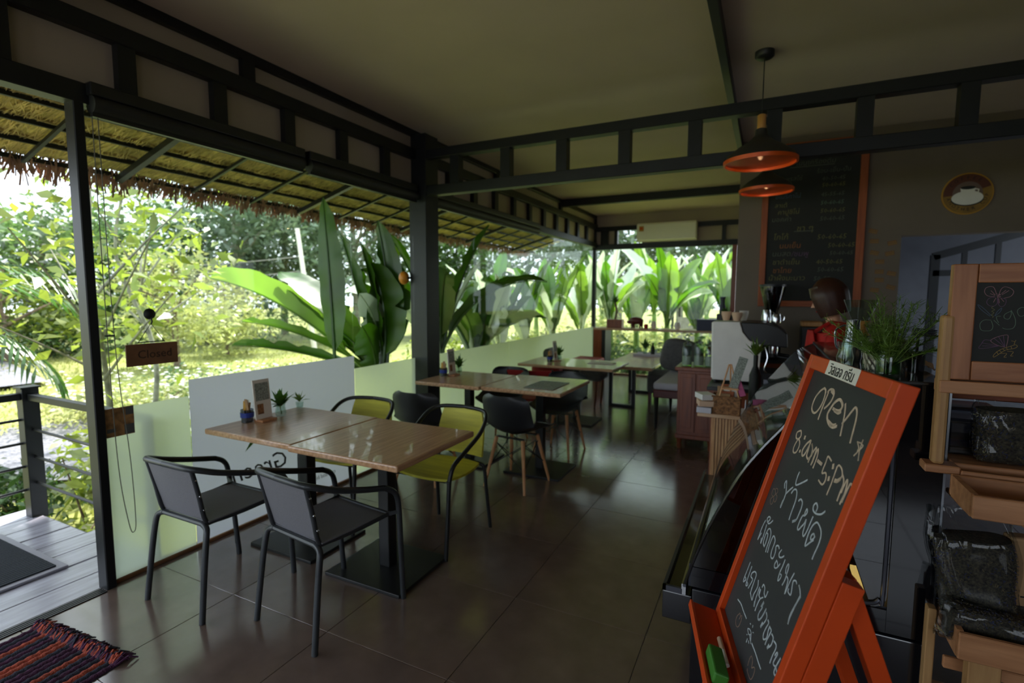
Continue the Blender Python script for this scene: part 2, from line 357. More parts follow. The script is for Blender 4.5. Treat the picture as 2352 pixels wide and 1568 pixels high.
def ribbon(mb, pts, w, M, lift=0.0):
    """a flat chalk stroke in a local x,y plane with rounded ends; M maps to 3-D"""
    P = [Vector((p[0], p[1])) for p in pts]; n = len(P)
    if n < 2: return
    L = []; R = []
    for i in range(n):
        d = P[min(i + 1, n - 1)] - P[max(i - 1, 0)]
        if d.length < 1e-9: d = Vector((1, 0))
        d.normalize(); q = Vector((-d.y, d.x)) * w / 2
        e = Vector((0, 0))
        if i == 0: e = -d * w * 0.3
        if i == n - 1: e = d * w * 0.3
        L.append(P[i] + q + e); R.append(P[i] - q + e)
    vs = [M @ Vector((p.x, p.y, lift)) for p in L] + [M @ Vector((p.x, p.y, lift)) for p in R]
    vs += [M @ Vector((p.x, p.y, lift - 0.0008)) for p in L] + [M @ Vector((p.x, p.y, lift - 0.0008)) for p in R]
    fs = []
    for i in range(n - 1):
        fs.append((i, i + 1, n + i + 1, n + i)); fs.append((2 * n + i, 3 * n + i, 3 * n + i + 1, 2 * n + i + 1))
        fs.append((i, 2 * n + i, 2 * n + i + 1, i + 1)); fs.append((n + i, n + i + 1, 3 * n + i + 1, 3 * n + i))
    mb.add(vs, fs)
def smooth2(pts, n=4): return [(p.x, p.y) for p in bez([(a, b, 0) for a, b in pts], n)]
X['notice'] = mat('notice_print', (176, 134, 84), rough=0.6, var=0.3, vscale=30)
X['smoke_black'] = mat('black_glass', (16, 17, 22), rough=0.05, spec=0.7)
X['endglass'] = glassmat('end_glass', (120, 124, 128), 2.6)
# ------------------------------------------------------------------ the room shell
YF, XL, XR, YB, HC = 9.55, -2.98, 3.3, -3.0, 3.0
fl = struct('floor', 'dark brown glossy tiled floor with pale grout')
MB().box(XL - 0.05, XR, YB, YF, -0.12, -0.004).build('grout_bed', X['grout'], fl)
tm = None
xs = [-0.42 + 0.64 * k for k in range(-4, 6)]; ys = [3.40 + 0.61 * k for k in range(-11, 11)]
for x in xs:
    for y in ys:
        x0, x1 = max(x, XL), min(x + 0.64, XR); y0, y1 = max(y, YB), min(y + 0.61, YF)
        if x1 - x0 < 0.02 or y1 - y0 < 0.02: continue
        if tm is None or abs(x1 - x0 - 0.64) > 1e-3 or abs(y1 - y0 - 0.61) > 1e-3:
            w, h = x1 - x0, y1 - y0
            o = MB().box(0.0015, w - 0.0015, 0.0015, h - 0.0015, -0.02, 0).build('tile', X['tile'], fl, bevel=0.001, seg=1, loc=(x0, y0, 0))
            if abs(w - 0.64) < 1e-3 and abs(h - 0.61) < 1e-3: tm = o.data
        else: link('tile', tm, None, fl, loc=(x0, y0, 0))
ce = struct('ceiling', 'flat pale grey ceiling board')
MB().box(XL - 0.1, XR, YB, YF + 0.1, HC, HC + 0.05).build('ceiling_board', X['white_board'], ce)
MB().box(-4.4, XR + 0.6, YB - 0.6, YF + 1.5, HC + 0.06, HC + 0.12).build('shade_roof_slab', X['brownroof'], ce)  # unseen slab, its overhang added to keep sun off the far floor
def beam_x(par, y, z0, z1, x0, x1, w=0.09, nm='beam'): MB().box(x0, x1, y, y + w, z0, z1).build(nm, X['steel'], par, bevel=0.004, seg=1)
beam_x(ce, 7.70, 2.89, 3.0, XL, -0.30)
beam_x(ce, 1.02, 2.83, 2.95, XL, XR)
MB().box(-0.325, -0.275, YB, 5.65, 2.925, HC).build('beam', X['steel'], ce, bevel=0.004, seg=1)
wl = struct('wall_left', 'black steel framed window wall with pale board panels above')
def yb(nm, y0, y1, x0, x1, z0, z1, m='steel', par=None, bv=0.004): return MB().box(x0, x1, y0, y1, z0, z1).build(nm, X[m], par or wl, bevel=bv, seg=1)
yb('lower_chord', YB, YF, -3.03, XL + 0.045, 2.40, 2.495)
yb('upper_chord', YB, YF, -3.03, XL + 0.045, 2.74, 2.83)
yb('ceiling_rail', YB, YF, -3.03, XL + 0.03, 2.945, HC)
yb('panel', YB, YF, -3.02, XL - 0.012, 2.49, 2.745, 'panel', bv=0)
yb('panel', YB, YF, -3.02, XL - 0.012, 2.825, 2.95, 'panel', bv=0)
sm = None
for k in range(-8, 18):
    y = 1.057 + 0.495 * k
    if abs(y - 4.02) < 0.1 or y > YF - 0.1: continue
    if sm is None: o = MB().box(-0.05, 0.035, -0.042, 0.042, 2.49, 2.745).build('stud', X['steel'], wl, loc=(XL, y, 0)); sm = o.data
    else: link('stud', sm, None, wl, loc=(XL, y, 0))
for y in (-1.2, 0.5, 2.25, 5.55, 7.69): MB().box(-0.05, 0.03, -0.042, 0.042, 2.825, 2.95).build('stud', X['steel'], wl, loc=(XL, y, 0))
yb('post', 1.306, 1.350, -3.023, -2.94, -0.02, 2.405)
yb('post', 3.92, 4.12, -3.02, -2.83, 0.0, 2.96)
yb('post', YF - 0.05, YF + 0.03, -3.02, -2.95, 0, 2.95)
yb('bottom_rail', 1.35, YF, -3.01, -2.965, 0.0, 0.022, 'signbrown')
MB().box(-3.03, -2.93, YB, -1.0, 0, 2.42).build('infill', X['greywall'], wl)
d1 = struct('door_1', 'open glass doorway with black floor track onto the deck')
for i in range(4): MB().box(-2.985 + i * 0.016, -2.977 + i * 0.016, -1.0, 1.30, -0.004, 0.005).build('track_rail', X['blacksteel'], d1)
# windows along the left wall
w1 = struct('window_1', 'large glass bay beside the door with frosted lower film')
for a, b in ((1.352, 1.785), (1.787, 3.116), (3.118, 3.918)):
    MB().box(-2.985, -2.977, a, b, 0.022, 2.40).build('pane', X['glass'], w1)
MB().box(-2.9755, -2.9745, 1.353, 1.784, 0.022, 0.915).build('frosted_film', X['film'], w1)
MB().box(-2.9755, -2.9745, 3.12, 3.917, 0.022, 0.905).build('frosted_film', X['film'], w1)
w2 = struct('window_2', 'long far glass bay with green looking frosted film')
for a, b in ((4.122, 5.90), (5.902, 7.70), (7.702, 9.50)):
    MB().box(-2.985, -2.977, a, b, 0.022, 2.40).build('pane', X['glass'], w2)
    MB().box(-2.9755, -2.9745, a + 0.001, b - 0.001, 0.022, 0.905).build('frosted_film', X['film'], w2)
w3 = struct('window_3', 'far end window looking on sunlit banana leaves')
for a, b in ((-2.95, -2.0), (-1.998, -0.56)): MB().box(a, b, YF - 0.004, YF + 0.004, 0.03, 2.36).build('pane', X['glass'], w3)
MB().box(-2.95, -0.5, YF - 0.03, YF + 0.03, 0.0, 0.03).build('sill', X['signbrown'], w3)
MB().box(-0.565, -0.49, YF - 0.05, YF + 0.05, 0, 2.36).build('jamb', X['redwood'], w3)
wf = struct('wall_far', 'far end wall header with small transoms')
def xb(nm, x0, x1, z0, z1, m='steel', y0=YF - 0.05, y1=YF + 0.04, par=None): return MB().box(x0, x1, y0, y1, z0, z1).build(nm, X[m], par or wf)
xb('lower_chord', -2.98, -0.3, 2.36, 2.455); xb('upper_chord', -2.98, -0.3, 2.70, 2.78)
xb('fill_board', -2.98, -0.3, 2.775, HC, 'panel', YF, YF + 0.03)
for a, b in ((-2.98, -2.60), (-2.10, -0.3)): xb('transom_panel', a, b, 2.45, 2.705, 'panel', YF, YF + 0.03)
MB().box(-2.53, -2.10, YF, YF + 0.006, 2.45, 2.705).build('transom_pane', X['glass'], wf)
for x in (-2.60, -0.74): xb('stud', x, x + 0.06, 2.45, 2.705)
xb('stud', -2.86, -2.72, 2.45, 2.705)
# truss across the room
t1 = struct('trim_1', 'black steel lattice beam crossing the room at the column')
for z0, z1 in ((2.405, 2.495), (2.735, 2.815)): MB().box(-2.84, XR, 3.93, 4.02, z0, z1).build('chord', X['steel'], t1, bevel=0.004, seg=1)
for k in range(12):
    x = -2.532 + 0.505 * k
    if k == 0: o = MB().box(-0.045, 0.045, 0, 0.08, 2.49, 2.74).build('stud', X['steel'], t1, loc=(x, 3.935, 0)); sm = o.data
    else: link('stud', sm, None, t1, loc=(x, 3.935, 0))
# right hand walls
wm = struct('wall_menu', 'brown grey wall behind the coffee counter carrying the menu')
MB().box(-0.29, 1.04, 5.65, 5.80, 0, HC).build('wall_panel', X['greywall'], wm)
MB().box(1.04, XR, 5.65, 5.80, 2.035, HC).build('wall_panel', X['greywall'], wm)
MB().box(-0.29, -0.14, 5.80, YF, 0, HC).build('wall_panel', X['greywall'], wm)
wr = struct('wall_right', 'blue grey walls of the back room and right side')
MB().box(XR, XR + 0.1, YB, 5.65, 0, HC).build('wall_panel', X['bluewall'], wr)
MB().box(1.0, 5.2, 8.4, 8.5, -0.1, 3.2).build('wall_panel', X['bluewall'], wr)
MB().box(0.94, 1.04, 5.80, 8.5, 0, 3.0).build('wall_panel', X['bluewall'], wr)
MB().box(1.0, 5.2, 5.81, 8.5, 2.6, 2.68).build('wall_panel', X['bluewall'], wr)
MB().box(1.0, 5.2, 5.80, 8.5, -0.1, -0.004).build('floor_slab', X['tile'], wr)
t2 = struct('trim_2', 'black sloping truss seen through the back room opening')
t2m = MB(); t2m.beam((1.78, 7.9, 1.98), (3.6, 7.9, 2.55), 0.06, 0.09).beam((1.78, 7.9, 1.78), (3.6, 7.9, 1.80), 0.06, 0.07).beam((1.80, 7.9, 0), (1.80, 7.9, 2.0), 0.09, 0.06)
t2m.build('chord', X['steel'], t2)
for x in (2.05, 2.35, 2.65, 2.95): MB().box(x, x + 0.05, 7.88, 7.92, 1.8, 1.98 + 0.31 * (x - 1.78)).build('stud', X['steel'], t2)
wb = struct('wall_back', 'unseen wall behind the viewer with openings added for daylight')
MB().box(XL - 0.05, XR + 0.1, YB - 0.1, YB, 2.6, HC).build('header', X['greywall'], wb)
for a, b, c, d in ((-0.6, 0.5, 0, 2.6), (2.7, XR + 0.1, 0, 2.6), (0.501, 2.699, 0, 0.8), (0.501, 2.699, 2.2, 2.6)): MB().box(a, b, YB - 0.1, YB, c, d).build('wall_panel', X['greywall'], wb)  # gaps between these unseen panels are added to let daylight in
for x in (XL, -1.8, -0.66): MB().box(x - 0.04, x + 0.06, YB - 0.1, YB, 0, 2.6).build('post', X['steel'], wb)
fcp = struct('bounce_forecourt', 'unseen pale concrete forecourt added to bounce daylight inside')
MB().box(-2.95, 14, -22, YB - 0.02, -0.16, -0.03).build('slab', X['concrete'], fcp)  # unseen ground added to bounce sunlight up to the ceiling
# deck
dk = struct('deck', 'grey timber deck outside the doorway')
for i, x in enumerate([-4.6 + 0.2 * k for k in range(8)]):
    x1 = min(x + 0.2, -2.99); ye = 1.60 if x < -3.9 else 1.66
    MB().box(x + 0.003, x1 - 0.003, -1.5, ye, -0.035, -0.004 + 0.0015 * ((i * 7) % 3)).build('plank', X['deck'], dk, bevel=0.004, seg=1)
MB().box(-4.6, -3.0, 1.60, 1.64, -0.25, -0.04).build('fascia', X['steel'], dk)
MB().box(-4.62, -4.58, -1.5, 1.60, -0.25, -0.04).build('fascia', X['steel'], dk)
for y in (-1.3, 0.2, 1.5): MB().box(-4.5, -4.4, y, y + 0.1, -0.6, -0.05).build('support', X['steel'], dk)
# thatched eave: battens, rafters, rows of thatch, straw
ev = struct('roof', 'thatched eave on steel rafters outside the windows')
SL = 0.285
def ez(x): return 2.475 + SL * (x + 4.6)
for k in range(7):
    xa = -4.66 + 0.24 * k; xb_ = min(xa + 0.27, -3.045)
    rr = random.Random(k)
    MB().grid(lambda u, v: (xa + (xb_ - xa) * v, -1.2 + 11.6 * u, ez(xa + (xb_ - xa) * v) + 0.012 - 0.020 * v + 0.006 * math.sin(u * 190 + k) + 0.004 * math.sin(u * 611)), 150, 4, 0.03).build('thatch_row', X['thatch'], ev)
    MB().box(xa - 0.012, xa + 0.012, -1.2, 10.4, ez(xa) - 0.035, ez(xa) - 0.005).build('batten', X['steel'], ev)
MB().box(-4.72, -3.04, -1.2, 10.4, 0, 0.03, Matrix.Translation((0, 0, 0)) @ Matrix(((1, 0, 0, 0), (0, 1, 0, 0), (SL, 0, 1, 2.475 + SL * 4.6 + 0.05), (0, 0, 0, 1)))).build('thatch_back', X['thatch'], ev)
for k in range(-6, 14):
    y = 2.32 + 0.58 * k; th = 0.045 if k % 3 == 0 else 0.024
    if y < -1.2: continue
    MB().beam((-4.62, y, ez(-4.62) - 0.05 - th / 2), (-3.04, y, ez(-3.04) - 0.05 - th / 2), th, th).build('rafter', X['steel'], ev)
def strips(n, fn, name, m, par, kind='stuff'):
    V = np.zeros((n, 4, 3)); 
    for i in range(n): V[i] = fn(i)
    me = bpy.data.meshes.new(name); me.vertices.add(n * 4); me.vertices.foreach_set('co', V.reshape(-1))
    me.loops.add(n * 4); me.loops.foreach_set('vertex_index', np.arange(n * 4)); me.polygons.add(n); me.polygons.foreach_set('loop_start', np.arange(n) * 4)
    me.update(calc_edges=True); me.validate()
    return link(name, me, m, par, kind=kind)
R_ = random.Random(3)
def straw(i):
    y = R_.uniform(-1.0, 10.2); x = R_.uniform(-4.7, -3.36); L = R_.uniform(0.12, 0.3); s = R_.uniform(-0.10, 0.10); z = ez(x) - 0.002 - R_.uniform(0, 0.012); w = R_.uniform(0.003, 0.008)
    return [(x, y, z), (x, y + w, z), (x + L, y + w + s, z + SL * L - 0.006), (x + L, y + s, z + SL * L - 0.006)]
strips(7000, straw, 'straw', X['straw'], ev)
def frg(i):
    y = R_.uniform(-1.0, 10.2); cl = 0.5 + 0.5 * math.sin(y * 23 + 2 * math.sin(y * 7)); L = R_.uniform(0.03, 0.10) + 0.10 * cl * R_.random(); x = -4.66 + R_.uniform(-0.05, 0.03); w = R_.uniform(0.004, 0.014); dx = -R_.uniform(0.0, 0.08); dy = R_.uniform(-0.05, 0.05); z = ez(-4.66) + R_.uniform(-0.03, 0.03)
    return [(x, y, z), (x, y + w, z), (x + dx, y + w + dy, z - L), (x + dx, y + dy, z - L)]
strips(5200, frg, 'straw_fringe', X['fringe'], ev)

# ------------------------------------------------------------------ roller blinds, cords, small things on the glass
def blind(y0, y1, label):
    t = thing('roller_blind', label, 'blind', (-2.93, (y0 + y1) / 2, 2.355), 0, 'rolled up blinds on the window wall'); h = (y1 - y0) / 2
    MB().box(-0.02, 0.035, -h, h, 0.085, 0.145).build('head_box', X['blacksteel'], t, bevel=0.006)
    MB().tube([(0.008, -h + 0.01, 0.045), (0.008, h - 0.01, 0.045)], 0.042, 14).build('roll', X['blind'], t, smooth=True)
    MB().box(-0.004, 0.02, -h + 0.01, h - 0.01, -0.012, 0.006).build('bottom_bar', X['blacksteel'], t)
blind(1.36, 2.62, 'black rolled blind above the glass beside the door post')
blind(2.66, 3.90, 'black rolled blind over the white banner pane, ending at the column')
blind(4.14, 6.70, 'long black rolled blind beyond the column, over the far glass bay')
t = thing('blind_cord', 'thin beaded blind cord hanging in a long loop beside the door post', 'cord', (-2.925, 1.385, 2.36))
lp = bez([(0, -0.012, 0), (0, -0.010, -1.2), (0, 0.0, -1.75), (0, 0.03, -2.05), (0, 0.05, -2.10), (0, 0.062, -2.03), (0, 0.055, -1.7), (0, 0.02, -1.1), (0, 0.012, 0)], 6)
MB().tube(lp, 0.0022, 5).build('cord', X['cord'], t)
MB().box(-0.006, 0.006, -0.02, 0.02, -1.07, -1.062).build('cord_clip', X['black'], t)
# banner with reversed lettering, printed film on the glass
bn = thing('banner', 'white film banner with reversed grey script on the middle glass pane', 'banner', (-2.9735, 2.45, 0.025))
MB().box(0, 0.001, -0.663, 0.664, 0, 0.985).build('sheet', X['banner'], bn)
def put_text(par, body, size, loc, rot, m, name='lettering', mirror=False, shear=0.0, sx=1.0):
    me = text_mesh(body, size, 2, shear=shear); Mx = Matrix.Translation(loc) @ Euler(rot).to_matrix().to_4x4() @ Matrix.Diagonal((-sx if mirror else sx, 1, 1, 1))
    me.transform(Mx); return link(name, me, m, par)
RWL = (PI / 2, 0, PI / 2)          # text on the left wall, read from the room
RFAR = (PI / 2, 0, 0)              # text on a wall that faces the viewer
put_text(bn, 'Green', 0.165, (0.0022, -0.21, 0.335), RWL, X['logo_ink'], mirror=True, shear=0.25)
put_text(bn, 'cafe and bistro', 0.045, (0.0022, 0.30, 0.105), RWL, X['logo_ink_l'], mirror=True, shear=0.2)
lf = MB(); lf.add([(0.002, -0.25, 0.545), (0.002, -0.27, 0.505), (0.002, -0.33, 0.465), (0.002, -0.29, 0.52)], [(0, 1, 2, 3)]); lf.build('leaf_print', X['pot_leaf'], bn)
cs = thing('closed_sign', 'small brown wooden closed sign hanging from a suction cup on the glass', 'sign', (-2.965, 1.60, 1.18))
MB().box(-0.005, 0.005, -0.13, 0.13, -0.058, 0.058).build('board', X['signbrown'], cs, bevel=0.003)
put_text(cs, 'Closed', 0.062, (0.006, 0.01, 0.0), RWL, X['signtext'])
MB().tube([(0, -0.07, 0.062), (0, 0.0, 0.165), (0, 0.065, 0.062)], 0.002, 5).tube([(0, -0.07, 0.066), (0, 0.065, 0.066)], 0.003, 5).build('cord', X['ink'], cs)
MB().lathe([(0.0, 0.0), (0.03, 0.0), (0.026, 0.012), (0.01, 0.02), (0.0, 0.021)], 18, M=Matrix.Translation((-0.009, 0, 0.215)) @ Matrix.Rotation(PI / 2, 4, 'Y')).tube([(0.004, 0, 0.2), (0.012, 0, 0.175), (0.0, 0, 0.16)], 0.004, 6).build('suction_cup', X['ink'], cs, smooth=True)
bs = thing('brown_notice', 'small brown and grey printed notice stuck low on the door glass', 'sign', (-2.972, 1.424, 0.845))
MB().box(0, 0.003, -0.068, 0.068, -0.074, 0.074).build('sheet', X['notice'], bs)
MB().box(0.003, 0.004, 0.02, 0.066, -0.07, -0.02).box(0.003, 0.004, 0.03, 0.066, 0.03, 0.07).box(0.003, 0.004, -0.06, -0.02, -0.05, -0.03).build('print_block', X['logo_ink'], bs)
ob = thing('orange_globe', 'small orange globe on the outer side of the column', 'ornament', (-3.06, 3.88, 1.66))
MB().blob((0, 0, 0), (0.05, 0.05, 0.062), 14, 9).build('globe', X['lampball'], ob, smooth=True); MB().box(-0.01, 0.05, -0.01, 0.06, -0.01, 0.01).build('bracket', X['blacksteel'], ob)

# ------------------------------------------------------------------ deck things
rl = thing('deck_railing', 'dark steel deck railing with square corner post and thin bars', 'railing', (-4.42, 1.59, 0))
MB().box(-0.045, 0.045, -0.045, 0.045, -0.02, 0.875).build('post', X['steel'], rl, bevel=0.004)
MB().box(-0.055, 0.055, -0.055, 0.055, 0.875, 0.885).build('post_cap', X['steel'], rl)
MB().box(0.045, 1.36, -0.02, 0.02, 0.795, 0.84).build('handrail', X['steel'], rl, bevel=0.004)
MB().box(-0.03, 0.03, -2.9, -0.045, 0.80, 0.845).build('handrail', X['steel'], rl, bevel=0.004)
MB().box(1.36, 1.40, -0.02, 0.02, -0.02, 0.84).build('post', X['steel'], rl)
for z in (0.585, 0.398, 0.218):
    MB().tube([(0.04, 0, z + 0.01), (1.36, 0, z - 0.01)], 0.009, 6).build('bar', X['blacksteel'], rl)
for z in (0.665, 0.505, 0.345, 0.185): MB().tube([(0, -2.9, z), (0, -0.04, z)], 0.009, 6).build('bar', X['blacksteel'], rl)
dm = thing('door_mat', 'dark grey ribbed door mat with pale rubber edge on the deck', 'mat', (-3.9, 0.95, 0.0))
MB().box(-0.48, 0.505, -0.42, 0.385, 0, 0.012).build('edge', X['matedge'], dm, bevel=0.004)
mm = MB()
for i in range(40): mm.box(-0.44 + 0.0228 * i, -0.44 + 0.0228 * i + 0.017, -0.38, 0.345, 0.010, 0.020)
mm.build('pile', X['matdark'], dm, kind='stuff')
rg = thing('striped_rug', 'purple, charcoal and orange striped woven rug by the doorway', 'rug', (-2.555, 0.475, 0.0), math.radians(4))
pat = ['purple', 'charcoal', 'purple', 'orangeyarn', 'charcoal', 'purple', 'charcoal', 'orangeyarn', 'orangeyarn', 'charcoal', 'purple', 'purple', 'charcoal', 'orangeyarn', 'charcoal', 'purple', 'charcoal', 'orangeyarn', 'charcoal', 'purple']
for i, p in enumerate(pat):
    x0 = -0.30 + i * 0.03
    MB().grid(lambda u, v, x0=x0: (x0 + 0.03 * v, -0.65 + 1.19 * u, 0.004 + 0.009 * abs(math.sin(PI * v)) + 0.0025 * math.sin(u * 210)), 90, 4).build('stripe', X[p], rg, smooth=True)
MB().box(-0.30, 0.30, -0.65, 0.54, 0.0, 0.004).build('backing', X['charcoal'], rg)
RF = random.Random(5)
for m_, ph in (('purple', 0), ('charcoal', 1), ('orangeyarn', 2)):
    fm = MB()
    for i in range(110):
        x = RF.uniform(-0.30, 0.30); L = RF.uniform(0.03, 0.08); dx = RF.uniform(-0.03, 0.03)
        fm.tube([(x, 0.53, 0.008), (x + dx * 0.5, 0.53 + L * 0.6, 0.02 + RF.uniform(0, 0.012)), (x + dx, 0.53 + L, 0.006)], [0.004, 0.0045, 0.003], 4)
    fm.build('fringe', X[m_], rg, kind='stuff')
# ------------------------------------------------------------------ tables with pedestal
def pedestal_table(label, x0, x1, y0, y1, z, cx, cy, base=0.25, group='pedestal tables', nm='pedestal_table', mt='ttop', bev=0.008):
    t = thing(nm, label, 'table', (cx, cy, 0), 0, group)
    n = 5; w = (y1 - y0) / n
    MB().box(x0 - cx, x1 - cx, y0 - cy, y1 - cy, z - 0.032, z).build('tabletop', X[mt], t, bevel=bev)
    MB().box(-0.035, 0.035, -0.035, 0.035, 0.016, z - 0.04).build('column', X['blacksteel'], t, bevel=0.006)
    MB().box(-base, base, -base * 0.88, base * 0.88, 0.0, 0.018).build('base_plate', X['blacksteel'], t, bevel=0.003)
    MB().box(-0.18, 0.18, -0.03, 0.03, z - 0.055, z - 0.032).box(-0.03, 0.03, -0.18, 0.18, z - 0.055, z - 0.032).build('top_bracket', X['blacksteel'], t)
    return t
pedestal_table('square wooden cafe table between the grey and the yellow armchairs, its half nearer the aisle', -2.113, -1.425, 1.735, 2.40, 0.75, -1.82, 2.13)
pedestal_table('square wooden cafe table carrying the menu stand and small plants by the white banner', -2.80, -2.117, 1.755, 2.41, 0.75, -2.47, 2.17)
pedestal_table('second wooden table from the door, half nearer the aisle with a placemat on it', -2.087, -1.385, 3.62, 4.36, 0.75, -1.70, 3.98)
pedestal_table('second wooden table from the door, half by the column with small vase', -2.74, -2.091, 3.60, 4.30, 0.75, -2.40, 3.96)
pedestal_table('third wooden table along the green film, pushed against a low bench table', -2.62, -1.47, 5.42, 6.15, 0.70, -2.0, 5.78, mt='ttop_x')
lt = thing('trestle_table', 'low wooden table on square black frame legs near the far window', 'table', (-1.60, 7.2, 0))
MB().box(-0.29, 0.36, -0.80, 0.85, 0.565, 0.605).build('tabletop', X['ttop'], lt, bevel=0.006)
for y in (-0.42, 0.70):
    MB().box(-0.29, -0.245, y, y + 0.045, 0.0, 0.565).box(0.02, 0.065, y, y + 0.045, 0.0, 0.565).box(-0.25, 0.03, y, y + 0.045, 0.0, 0.035).box(-0.25, 0.03, y, y + 0.045, 0.53, 0.565).build('leg_frame', X['blacksteel'], lt)
# ------------------------------------------------------------------ grey sling armchairs and yellow armchairs
def U(s, q): return [(a * s, b, c) for a, b, c in q]
def grey_chair(label, x, y, rz, group='grey sling armchairs'):
    t = thing('grey_armchair', label, 'chair', (x, y, 0), rz, group)
    st = X['steel2']
    for s in (-1, 1):
        MB().tube(bez(U(s, [(0.215, -0.265, 0.0), (0.205, -0.235, 0.25), (0.198, -0.215, 0.385), (0.185, -0.205, 0.422), (0.15, -0.20, 0.435)]), 4), 0.0138, 8).build('rear_leg', st, t, smooth=True)
        MB().tube(bez(U(s, [(0.225, 0.235, 0.0), (0.232, 0.215, 0.30), (0.238, 0.20, 0.50), (0.236, 0.175, 0.565), (0.228, 0.12, 0.60)]), 4), 0.0138, 8).build('front_leg', st, t, smooth=True)
        MB().tube(bez(U(s, [(0.228, 0.12, 0.60), (0.225, -0.02, 0.635), (0.215, -0.15, 0.675), (0.195, -0.225, 0.705), (0.15, -0.262, 0.718), (0.0, -0.272, 0.722)]), 4), 0.0145, 8).build('armrest', st, t, smooth=True)
        MB().tube(bez(U(s, [(0.172, -0.252, 0.712), (0.170, -0.222, 0.58), (0.168, -0.195, 0.45), (0.172, -0.15, 0.437), (0.182, 0.0, 0.435), (0.19, 0.19, 0.445)]), 4), 0.011, 7).build('side_rail', st, t, smooth=True)
        MB().tube(U(s, [(0.18, 0.175, 0.442), (0.238, 0.20, 0.46)]), 0.010, 6).build('seat_bracket', st, t)
        bm_ = MB()
        for z in (0.66, 0.58, 0.51): bm_.blob((s * 0.181, -0.195 - (z - 0.45) * 0.21, z), (0.006, 0.006, 0.006), 6, 4)
        bm_.build('bolts', X['chrome'], t, kind='stuff')
    MB().tube([(-0.15, -0.20, 0.435), (0.15, -0.20, 0.435)], 0.0125, 8).build('crossbar', st, t)
    MB().tube([(-0.19, 0.185, 0.442), (0.19, 0.185, 0.442)], 0.010, 8).build('front_bar', st, t)
    MB().grid(lambda u, v: ((u - 0.5) * 0.37, -0.19 + 0.395 * v, 0.45 - 0.010 * math.sin(PI * v) * math.sin(PI * u) - (0.02 * ((v - 0.85) / 0.15) ** 2 if v > 0.85 else 0)), 8, 12, 0.006).build('seat', X['mesh_fabric'], t, smooth=True)
    MB().grid(lambda u, v: ((u - 0.5) * (0.335 + 0.01 * v), -0.192 - 0.062 * v - 0.012 * math.sin(PI * u) * (0.4 + 0.6 * v), 0.455 + 0.250 * v), 8, 8, 0.006).build('backrest', X['mesh_fabric'], t, smooth=True)
    return t
g0 = grey_chair('grey sling armchair nearest the door, in front of the white banner', -2.465, 1.62, math.radians(0))
dup(g0, (-1.81, 1.725, 0), math.radians(-7), 'grey sling armchair in front, standing between the two pedestal bases of the first table')
def yellow_chair(label, x, y, rz, group='yellow wooden armchairs'):
    t = thing('yellow_armchair', label, 'chair', (x, y, 0), rz, group); st = X['blacksteel']
    for s in (-1, 1):
        MB().tube(bez(U(s, [(0.205, -0.25, 0.0), (0.195, -0.22, 0.25), (0.188, -0.205, 0.40), (0.17, -0.195, 0.43), (0.13, -0.19, 0.437)]), 4), 0.0115, 8).build('rear_leg', st, t, smooth=True)
        MB().tube(bez(U(s, [(0.205, 0.24, 0.0), (0.215, 0.232, 0.25), (0.222, 0.225, 0.46)]), 4), 0.0125, 8).build('front_leg', st, t, smooth=True)
        MB().tube(bez(U(s, [(0.222, 0.225, 0.46), (0.228, 0.19, 0.54), (0.236, 0.07, 0.60), (0.240, -0.07, 0.665), (0.222, -0.17, 0.735), (0.16, -0.235, 0.765), (0.0, -0.265, 0.77)]), 5), 0.013, 8).build('armrest', st, t, smooth=True)
        MB().tube(U(s, [(0.165, 0.17, 0.432), (0.222, 0.225, 0.44)]), 0.010, 6).build('seat_bracket', st, t)
    MB().tube([(-0.13, -0.19, 0.437), (0.13, -0.19, 0.437)], 0.0115, 8).build('crossbar', st, t)
    MB().tube([(-0.17, 0.17, 0.43), (0.17, 0.17, 0.43)], 0.010, 8).build('front_bar', st, t)
    for i in range(5):
        a = (i - 2.5) / 5; b = (i - 1.5) / 5
        def f(u, v, a=a, b=b):
            q = a + (b - a) * u; y = -0.185 + 0.40 * v
            wd = 0.40 * (1 - 0.10 * abs(2 * v - 1) ** 3)
            return (q * wd, y - 0.03 * (2 * q) ** 2 * (1 if v > 0.5 else -1), 0.452 - 0.010 * math.sin(PI * v))
        MB().grid(f, 2, 10, 0.014).build('seat_slat', X['yellow'], t, smooth=True)
    MB().grid(lambda u, v: ((u - 0.5) * 0.36 * (1 - 0.18 * v ** 3), -0.20 - 0.055 * v - 0.02 * math.sin(PI * u), 0.475 + 0.28 * v + 0.025 * math.sin(PI * u) * v), 10, 8, 0.014).build('backrest', X['yellow'], t, smooth=True)
    return t
y0_ = yellow_chair('yellow wooden armchair at the aisle end of the first table, facing the grey ones', -1.765, 2.57, math.radians(178))
dup(y0_, (-2.46, 2.52, 0), math.radians(184), 'yellow wooden armchair mostly hidden behind the first table by the banner')
